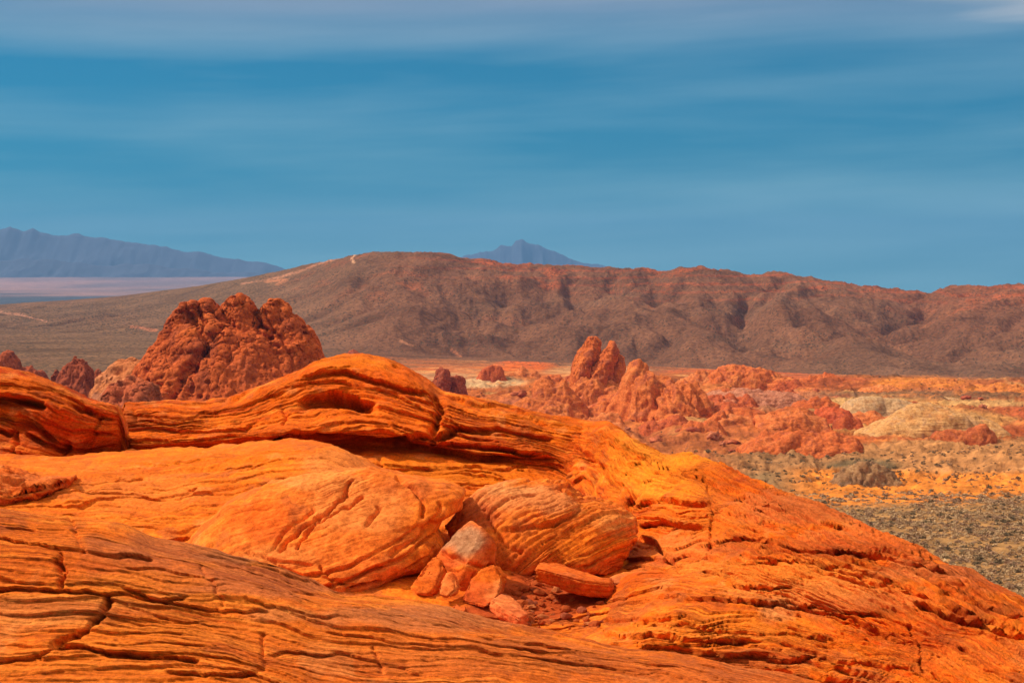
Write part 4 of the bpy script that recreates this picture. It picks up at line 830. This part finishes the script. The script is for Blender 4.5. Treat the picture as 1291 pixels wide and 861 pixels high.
# leaning pinnacles
PN = dict(dark=False)
def pin(poly, Yc, dep, seed, label, fl):
    o = blob('rock_pinnacle', poly, Yc, dep, nexp=2.1, tilt=.2, sub=6, seed=seed, rough=.025, mat=M_RED, bulb=[(1 / 8., .9), (1 / 2.2, .35)], jag=[(5., 1.7), (1.7, .8)], pits=[(1 / 1.6, .6, .42)], flute=(5., fl * .5, (.85, .1, -.45)),
             colf=redcol(C(.54, .13, .034), C(.62, .18, .04), C(.24, .06, .035)), drop=4)
    return tag(o, label, 'rock pinnacle', 'cluster of leaning red pinnacles')
pin([(716, 500), (722, 470), (728, 448), (735, 433), (743, 425), (751, 424), (757, 430), (756, 440), (750, 456), (744, 476), (738, 505)], 850, 10, 51, 'tallest leftmost leaning red pinnacle with a rounded tip', .5)
pin([(732, 505), (740, 478), (750, 456), (762, 440), (768, 431), (774, 430), (778, 440), (776, 456), (768, 480), (758, 510)], 846, 9, 52, 'second leaning red pinnacle, just right of the tallest', .5)
pin([(755, 512), (764, 480), (774, 456), (780, 446), (786, 450), (788, 465), (784, 488), (776, 515)], 852, 8, 53, 'short narrow pinnacle on the right of the leaning cluster', .5)
def mound(poly, Yc, dep, seed, label, cols, sub=6, bulb=((1 / 8., 1.6), (1 / 3., .6)), cat='rock mound', name='rock_mound', mat=None, flute=None, nexp=1.8, tilt=.6, drop=14, jag=((9., 1.6), (3., .8)), pits=((1 / 3., .5, .4),), strata=None, cracks=(), res=.42, lift=False):
    """a rock body growing out of the valley floor: crest line as seen, slopes falling away on every side, sunk below the ground"""
    o = np.array(poly, float); base = o[:, 1].max(); Yn = 54.0 * F / (base - HOR - 5); dep = dep * min(1.5, Yn / Yc); Yc = Yn; k = np.argmax(np.diff(o[:, 0]) < 0) + 1 if (np.diff(o[:, 0]) < 0).any() else len(o)
    up_ = o[:k]; up_ = up_[np.argsort(up_[:, 0])]; x0, x1 = up_[0, 0], up_[-1, 0]
    xs = np.arange((x0 - 10 - W0 / 2) / F * Yc, (x1 + 10 - W0 / 2) / F * Yc, res); pxx = xs / Yc * F + W0 / 2
    dep = dep * 1.25; ys = np.arange(Yc - dep, Yc + dep * .8, res * 1.15); Xm, Ym = np.meshgrid(xs, ys)
    gz = ground_z(Xm, Ym); crest = z_at(np.interp(pxx, up_[:, 0], up_[:, 1]), Yc); gl = ground_z(xs, xs * 0 + Yc)
    if lift: crest = gl + (base - np.interp(pxx, up_[:, 0], up_[:, 1])) / F * Yc + .8
    end = sstep(x0 - 10, x0 + (x1 - x0) * .10, pxx) * (1 - sstep(x1 - (x1 - x0) * .10, x1 + 10, pxx))
    low = np.minimum(gl, crest) - 3
    cz = low + (crest - low) * end
    t = np.where(Ym < Yc, (Yc - Ym) / dep, (Ym - Yc) / (dep * .8)); wv = fbm(np.stack([Xm, Ym, 0 * Xm], -1), 1.2 / dep, 3, off=seed)
    t = np.clip(t + wv * .16 * sstep(0, .3, t), 0, 1)
    prof = np.where(Ym < Yc, (1 - t ** nexp) ** .9, (1 - t ** 1.5))
    zz = (gz - 3) + (cz[None, :] - gz + 3) * prof
    V = np.stack([Xm, Ym, zz], -1); N = grid_normals(V)
    if N[..., 2].mean() < 0: N = -N
    fl = N[..., 2].mean() < 0
    D = 0
    for (sc, am) in bulb:
        f1, f2, rc = voro(V + fbm(V, sc * .7, 2, off=seed + 2)[..., None] * .3 / sc, sc, seed + am); D = D + am * (.45 - f1 ** 1.5) * (.6 + .8 * rc)
    for (T_, A_j) in jag: D = D + (ridged(V * np.array([1, 1, .6]), 1 / T_, 4, .6, seed) - .5) * A_j
    for (sc, am, th_) in pits:
        f1, f2, rc = voro(V * np.array([1, 1, 1.5]), sc, seed + 5.5); D = D - am * (1 - sstep(th_ * .5, th_, f1 + (rc < .5) * 1.0))
    if strata:
        q, r = layers(V[..., 2] + fbm(V, 1 / 20., 3, off=seed) * strata[0], strata[0], seed, .3); D = D + strata[1] * (q - 1 + (r - .5))
    if flute:
        T_, A_, fn = flute; fn = np.array(fn, float); fb = V @ (fn / np.linalg.norm(fn)) + fbm(V, 1 / 12., 3, off=seed + 8) * T_ * .6
        q, r = layers(fb, T_, seed + 3, .5); D = D + A_ * 1.5 * (q - 1 + (r - .5) * .6)
    ax, ay = proj(V)
    for j, l in enumerate(cracks): D = D + crack_line(ax, ay, *l, seed=seed + j)
    V = V + N * D[..., None]
    sc = 1.6 / dep; cc = redcol(*cols)(V.reshape(-1, 3), None, None, seed)
    n = V.shape
    ob = mesh_obj(name, V, grid_faces(n[0], n[1], np.cross(V[0, 1] - V[0, 0], V[1, 0] - V[0, 0])[2] < 0), mat or M_RED, cc, np.stack([V[..., 0], V[..., 1], V[..., 2]], -1))
    return tag(recenter(ob), label, cat)
RC = (C(.56, .150, .040), C(.62, .20, .06), C(.32, .075, .04))
mound([(760, 520), (775, 495), (785, 475), (795, 460), (806, 455), (815, 460), (826, 475), (836, 495), (842, 520), (800, 535)], 655, 13, 54, 'conical orange red rock shoulder right of the leaning pinnacles', RC, flute=(5, .4, (.9, .1, -.3)))
mound([(820, 525), (826, 500), (836, 487), (850, 482), (870, 480), (882, 486), (892, 500), (902, 518), (908, 534), (870, 540), (830, 540)], 620, 11, 55, 'fluted red rock bluff with slanting dark clefts, right of the conical shoulder', RC, flute=(4.5, 1.0, (.9, .1, .5)), cracks=[([(862, 488), (880, 512), (896, 535)], 2.5, 3), ([(878, 492), (892, 515), (904, 532)], 2, 2.5)])
mound([(780, 525), (790, 508), (800, 498), (812, 496), (824, 502), (828, 525), (805, 535)], 632, 7, 56, 'low dark-stained red block in front of the conical shoulder', RC, flute=(3, .8, (1, .1, 0)))
mound([(668, 520), (672, 490), (678, 478), (690, 475), (700, 482), (712, 478), (722, 490), (735, 508), (745, 525), (700, 535)], 660, 10, 57, 'knobbly red rocks heaped at the left foot of the leaning pinnacles', RC)
mound([(636, 525), (645, 508), (665, 501), (690, 503), (715, 510), (726, 525), (700, 540), (650, 538)], 600, 10, 58, 'low rounded red dome below the knobbly rocks, left of centre valley', RC)
mound([(735, 530), (745, 515), (760, 505), (775, 508), (785, 525), (775, 535)], 610, 6, 59, 'small red hummock at the foot of the leaning pinnacles', RC)
mound([(905, 545), (908, 532), (920, 526), (932, 530), (936, 545), (920, 552)], 600, 5, 60, 'small orange knob of rock just right of the fluted bluff', RC)
mound([(880, 475), (900, 464), (925, 459), (950, 462), (975, 470), (1005, 480), (1030, 492), (1000, 498), (930, 490)], 980, 20, 61, 'long jagged bright red ridge in the middle distance under the brown hills', (C(.55, .14, .04), C(.64, .22, .06), C(.33, .07, .035)), bulb=((1 / 12., 3.0), (1 / 4., 1.2)))
mound([(945, 540), (955, 524), (975, 518), (1000, 513), (1020, 515), (1040, 528), (1048, 545), (1000, 552)], 720, 12, 62, 'rounded orange red dome in the valley left of the pale yellow domes', (C(.58, .16, .045), C(.62, .21, .07), C(.38, .09, .04)), pits=((1 / 4., .4, .35),))
mound([(1020, 530), (1030, 515), (1048, 509), (1062, 512), (1076, 525), (1080, 540), (1045, 545)], 745, 9, 63, 'small red dome touching the left side of the pale yellow domes', (C(.52, .10, .035), C(.56, .13, .045), C(.36, .07, .04)), pits=())
mound([(870, 505), (900, 494), (935, 490), (980, 494), (1015, 503), (1040, 515), (980, 522), (900, 518)], 830, 22, 64, 'wide pinkish brown swell of rock behind the orange red dome', (C(.44, .17, .10), C(.50, .22, .13), C(.34, .12, .07)), bulb=((1 / 18., 2.2), (1 / 5., .6)), pits=(), nexp=2)
PALE = (C(.54, .30, .12), C(.56, .25, .08), C(.38, .20, .10)); PALE2 = (C(.50, .32, .17), C(.54, .28, .12), C(.34, .21, .12))
pk = dict(mat=M_PALE, bulb=((1 / 16., 2.0), (1 / 5., .5)), pits=(), jag=((12., 1.0), (4., .5)), name='pale_dome', cat='rock dome', nexp=2.2)
mound([(1060, 520), (1065, 505), (1080, 500), (1105, 498), (1130, 502), (1152, 510), (1160, 525), (1110, 535)], 800, 13, 65, 'pale cream rock dome, rear left one of the yellow domes in the valley', PALE2, **pk)
mound([(1072, 548), (1100, 535), (1125, 522), (1145, 512), (1170, 508), (1195, 514), (1215, 522), (1225, 535), (1200, 552), (1120, 556)], 735, 15, 66, 'largest pale yellow rock dome standing in the middle of the valley at right', PALE, **pk)
mound([(1180, 548), (1195, 534), (1210, 527), (1228, 524), (1245, 530), (1258, 542), (1255, 552), (1210, 556)], 715, 9, 67, 'small yellow-topped dome at the right end of the pale domes', (C(.62, .33, .12), C(.60, .38, .18), C(.42, .14, .07)), **pk)
mound([(1170, 556), (1180, 545), (1215, 542), (1240, 536), (1260, 545), (1262, 558), (1210, 564)], 700, 7, 68, 'dark red ledge of rock under the right-hand pale domes', (C(.46, .12, .04), C(.52, .16, .05), C(.28, .06, .03)))
mound([(1130, 505), (1160, 500), (1200, 502), (1240, 504), (1291, 505), (1330, 510), (1230, 514)], 860, 14, 69, 'thin pale band of rock behind the largest pale yellow dome', PALE2, **pk)
mound([(1073, 500), (1088, 489), (1110, 485), (1128, 488), (1136, 497), (1110, 504)], 900, 9, 70, 'small orange dome behind and left of the pale domes', (C(.62, .20, .06), C(.64, .26, .09), C(.45, .14, .06)), pits=())
mound([(1120, 490), (1145, 480), (1180, 476), (1205, 480), (1215, 490), (1170, 497)], 980, 14, 71, 'glowing yellow orange swell near the foot of the brown hills', (C(.58, .20, .045), C(.56, .17, .045), C(.34, .10, .04)), pits=(), drop=10)
mound([(1225, 500), (1238, 488), (1260, 482), (1285, 487), (1310, 498), (1265, 506)], 940, 12, 72, 'yellow orange swell at the right edge below the brown hills', (C(.58, .20, .045), C(.54, .17, .05), C(.34, .10, .04)), pits=(), drop=10)
mound([(925, 570), (940, 555), (980, 548), (1030, 545), (1075, 550), (1090, 562), (1030, 574), (960, 576)], 640, 14, 73, 'low pitted red bluff along the near edge of the red valley', (C(.54, .13, .035), C(.58, .17, .05), C(.28, .06, .03)), bulb=((1 / 6., 2.2), (1 / 2.5, .7)))
mound([(1046, 603), (1062, 592), (1078, 586), (1086, 581), (1096, 586), (1110, 590), (1128, 598), (1138, 604), (1090, 608)], 525, 9, 74, 'dark craggy olive brown outcrop between the tan and orange ground', (C(.30, .165, .08), C(.42, .25, .12), C(.09, .055, .035)), bulb=((1 / 5., 1.4), (1 / 2., .8)), jag=((6., 2.4), (2., 1.0)))
mound([(700, 522), (716, 490), (733, 478), (755, 476), (775, 480), (795, 492), (822, 522)], 800, 12, 78, 'broad heap of broken red rock out of which the leaning pinnacles rise', RC, jag=((7., 2.2), (2.2, 1.0)))
mound([(785, 538), (798, 478), (815, 466), (832, 474), (850, 480), (870, 490), (892, 505), (925, 538)], 760, 14, 79, 'long red shoulder stepping down to the right from the conical rock', RC, jag=((8., 2.4), (2.4, 1.1)), flute=(6, .8, (.9, .1, .4)))
mound([(1085, 556), (1105, 534), (1140, 520), (1180, 516), (1225, 522), (1258, 534), (1275, 550)], 690, 12, 80, 'cream yellow rock shelf in front of the largest pale dome', PALE, mat=M_PALE, name='pale_dome', cat='rock dome', bulb=((1 / 14., 1.5), (1 / 5., .5)), pits=(), jag=((9., 1.2), (3., .5)), nexp=2.4)
rl = random.Random(31); LC = [(C(.52, .125, .035), C(.60, .18, .05), C(.28, .06, .03)), (C(.46, .10, .035), C(.54, .14, .045), C(.24, .05, .03)), (C(.58, .17, .05), C(.62, .24, .09), C(.34, .09, .04))]
for k in range(44):
    foot = rl.uniform(488, 568); cx = rl.uniform(600 + (foot - 488) * 2.2, 1080 if foot < 500 or foot > 545 else 1120); wd_ = rl.uniform(30, 95); ht = rl.uniform(8, 17)
    pts_ = [(cx - wd_ / 2, foot)] + [(cx - wd_ / 2 + wd_ * u, foot - ht * (math.sin(math.pi * u) ** .6) * rl.uniform(.6, 1.1)) for u in (.12, .25, .4, .55, .7, .85)] + [(cx + wd_ / 2, foot)]
    o_ = mound(pts_, 54.0 * F / (foot - HOR - 5), wd_ * .09 + 3, 100 + k, 'low broken red rock outcrop on the red valley floor', rl.choice(LC), name='rock_outcrop', cat='rock outcrop', jag=((6., 1.8), (2., 1.0)), pits=(), bulb=((1 / 6., 1.2),), res=.55, lift=True)
    o_['group'] = 'low broken outcrops across the red valley floor'

# scattered small boulders through the red valley
smalls = []
for k in range(3):
    V, Fc = ico(3); V = V * np.array([1.2, 1, .8]); f1, f2, rc = voro(V, 1.1, k * 5.3); V = V + V * ((.5 - f1) * .9 + fbm(V, 2.5, 4, off=k) * .35)[:, None]
    smalls.append(mesh_obj('rock', V, Fc, M_RED, np.zeros(V.shape) + [C(.48, .12, .045), C(.40, .09, .04), C(.52, .16, .07)][k], V * 4))
rn = random.Random(12); cnt = 0; tries = 0
while cnt < 260 and tries < 9000:
    tries += 1
    px = rn.uniform(560, 1250); Yd = rn.uniform(520, 950); x = (px - W0 / 2) / F * Yd; z = float(ground_z(np.array(x), np.array(Yd)))
    _, yy = proj(np.array([x, Yd, z]))
    if yy > 575 or (px > 1050 and yy > 548) or yy < 470: continue
    s = rn.choice([.5, .5, .7, .7, .9, 1.3, 1.8]) * 1.2
    ob = smalls[cnt] if cnt < 3 else smalls[rn.randrange(3)].copy()
    if cnt >= 3: COL.objects.link(ob)
    ob.location = (x, Yd, z + s * .2); ob.scale = (s * rn.uniform(.8, 1.5), s, s * rn.uniform(.6, 1.1)); ob.rotation_euler = (0, 0, rn.uniform(0, 6.28))
    tag(ob, 'small red rock scattered on the red valley floor', 'rock', 'small rocks scattered over the red valley floor'); cnt += 1

# ------------------------------------------------------------------ SHRUBS
def bush_geo(seed, n, leaf):
    r = np.random.default_rng(seed); d = r.normal(size=(n, 3)); d[:, 2] = np.abs(d[:, 2]); d /= np.linalg.norm(d, axis=1, keepdims=True)
    rad = .55 + .45 * r.random(n) ** .5; rad *= 1 + .25 * np.sin(d[:, 0] * 5 + seed) * np.cos(d[:, 1] * 4)
    c = d * rad[:, None] * np.array([1, 1, .75]); V = []
    for k in range(3): V.append(c + r.normal(size=(n, 3)) * leaf)
    V = np.stack(V, 1).reshape(-1, 3); V[:, 2] = np.maximum(V[:, 2], 0)
    return V, np.arange(n * 3).reshape(-1, 3)
M_BUSH = [flat_mat('dry_shrub', (.50, .31, .15)), flat_mat('olive_shrub', (.34, .19, .10)), flat_mat('dark_shrub', (.16, .105, .05))]
bp_ = [bush_geo(s, 150, .17) for s in range(5)]
r2 = np.random.default_rng(21); cand = []
N0 = 66000
pxs = r2.uniform(860, 1460, N0); Ys = np.sqrt(r2.uniform(230 ** 2, 620 ** 2, N0)); xs = (pxs - W0 / 2) / F * Ys
zs = ground_z(xs, Ys); ax, ay = proj(np.stack([xs, Ys, zs], -1))
nB_ = fbm(np.stack([xs, Ys, 0 * xs], -1), 1 / 45., 4, off=21); nS = fbm(np.stack([xs, Ys, 0 * xs], -1), 1 / 16., 3, off=60)
edge = ay + nB_ * 9 + (ax - 1291) * .035
dens = sstep(612, 640, edge) * .55 + .10 * (edge > 585) * (nS > .15) + .10 * (edge > 555) * (edge < 600)
keep = (r2.random(N0) < dens * .62 * (.65 + .6 * (nS > -.1))) & (ay > np.interp(ax, [p[0] for p in dome_top], [p[1] for p in dome_top]) - 400)
xs, Ys, zs, ax, ay, edge = [v[keep] for v in (xs, Ys, zs, ax, ay, edge)]
sz = r2.choice([.35, .45, .6, .75, .95], len(xs), p=[.34, .3, .22, .1, .04]); kd = np.where(edge > 618, r2.choice([0, 0, 0, 1, 1, 2], len(xs)), r2.choice([1, 2, 2], len(xs)))
top = np.interp(ax, [p[0] for p in dome_top], [p[1] for p in dome_top])
seen = (ay < top - 1) & (ax < 1288)
order = np.argsort(np.where(seen, Ys / sz, 1e9)); ind = order[:300]; rest = order[300:]
bm_me = {}
for (k, m) in [(k, m) for k in range(5) for m in range(3)]:
    pass
for q, i in enumerate(ind):
    key = (q % 5, int(kd[i]))
    if key not in bm_me:
        V, Fc = bp_[key[0]]; ob = mesh_obj('desert_shrub', V, Fc, M_BUSH[key[1]], smooth=False); bm_me[key] = ob
    else:
        ob = bm_me[key].copy(); COL.objects.link(ob)
    s = float(sz[i]); ob.location = (float(xs[i]), float(Ys[i]), float(zs[i]) - .05); ob.scale = (s, s, s * (.8 + .4 * rn.random())); ob.rotation_euler = (0, 0, rn.uniform(0, 6.28))
    lab = ['straw coloured dry shrub on the scrub flat beyond the near dome', 'olive green shrub on the scrub flat beyond the near dome', 'dark low shrub on the scrub flat beyond the near dome'][key[1]]
    tag(ob, lab, 'shrub', ['straw coloured shrubs on the scrub flat', 'olive shrubs on the scrub flat', 'dark shrubs on the scrub flat'][key[1]])
small_geo = [bush_geo(40 + s, 46, .26) for s in range(5)]
for m in range(3):
    VV = []; FF = []; n0 = 0
    for i in rest:
        if kd[i] != m: continue
        V, Fc = small_geo[i % 5]; a = float(i); ca, sa = math.cos(a), math.sin(a); s = sz[i]
        R = np.stack([V[:, 0] * ca - V[:, 1] * sa, V[:, 0] * sa + V[:, 1] * ca, V[:, 2]], -1) * s + np.array([xs[i], Ys[i], zs[i] - .05])
        VV.append(R); FF.append(Fc + n0); n0 += len(V)
    ob = mesh_obj('scrub', np.concatenate(VV), np.concatenate(FF), M_BUSH[m], smooth=False)
    tag(ob, ['straw coloured scrub spread over the flat', 'olive scrub spread over the flat', 'dark scrub dotted over the orange sand and flat'][m], 'scrub', kind='stuff')
print('shrubs', len(xs))

# ------------------------------------------------------------------ haze
bm = bmesh.new(); bmesh.ops.create_cube(bm, size=1.0)
for v in bm.verts: v.co = Vector((v.co.x * 44000, (v.co.y + .5) * 29000 - 1500, (v.co.z + .5) * 1250 - 130))
me = bpy.data.meshes.new('haze'); bm.to_mesh(me); bm.free(); hz = bpy.data.objects.new('haze', me); COL.objects.link(hz); hz['kind'] = 'stuff'
m = bpy.data.materials.new('haze_air'); m.use_nodes = True; t = NT(m.node_tree)
vol = t.n('ShaderNodeVolumePrincipled', {'Color': (.20, .46, .86, 1), 'Density': 3.6e-5})
o_ = t.n('ShaderNodeOutputMaterial'); t.nt.links.new(vol.outputs[0], o_.inputs['Volume']); me.materials.append(m)
hz['label'] = 'thin blue air over the whole desert'; hz['category'] = 'haze'
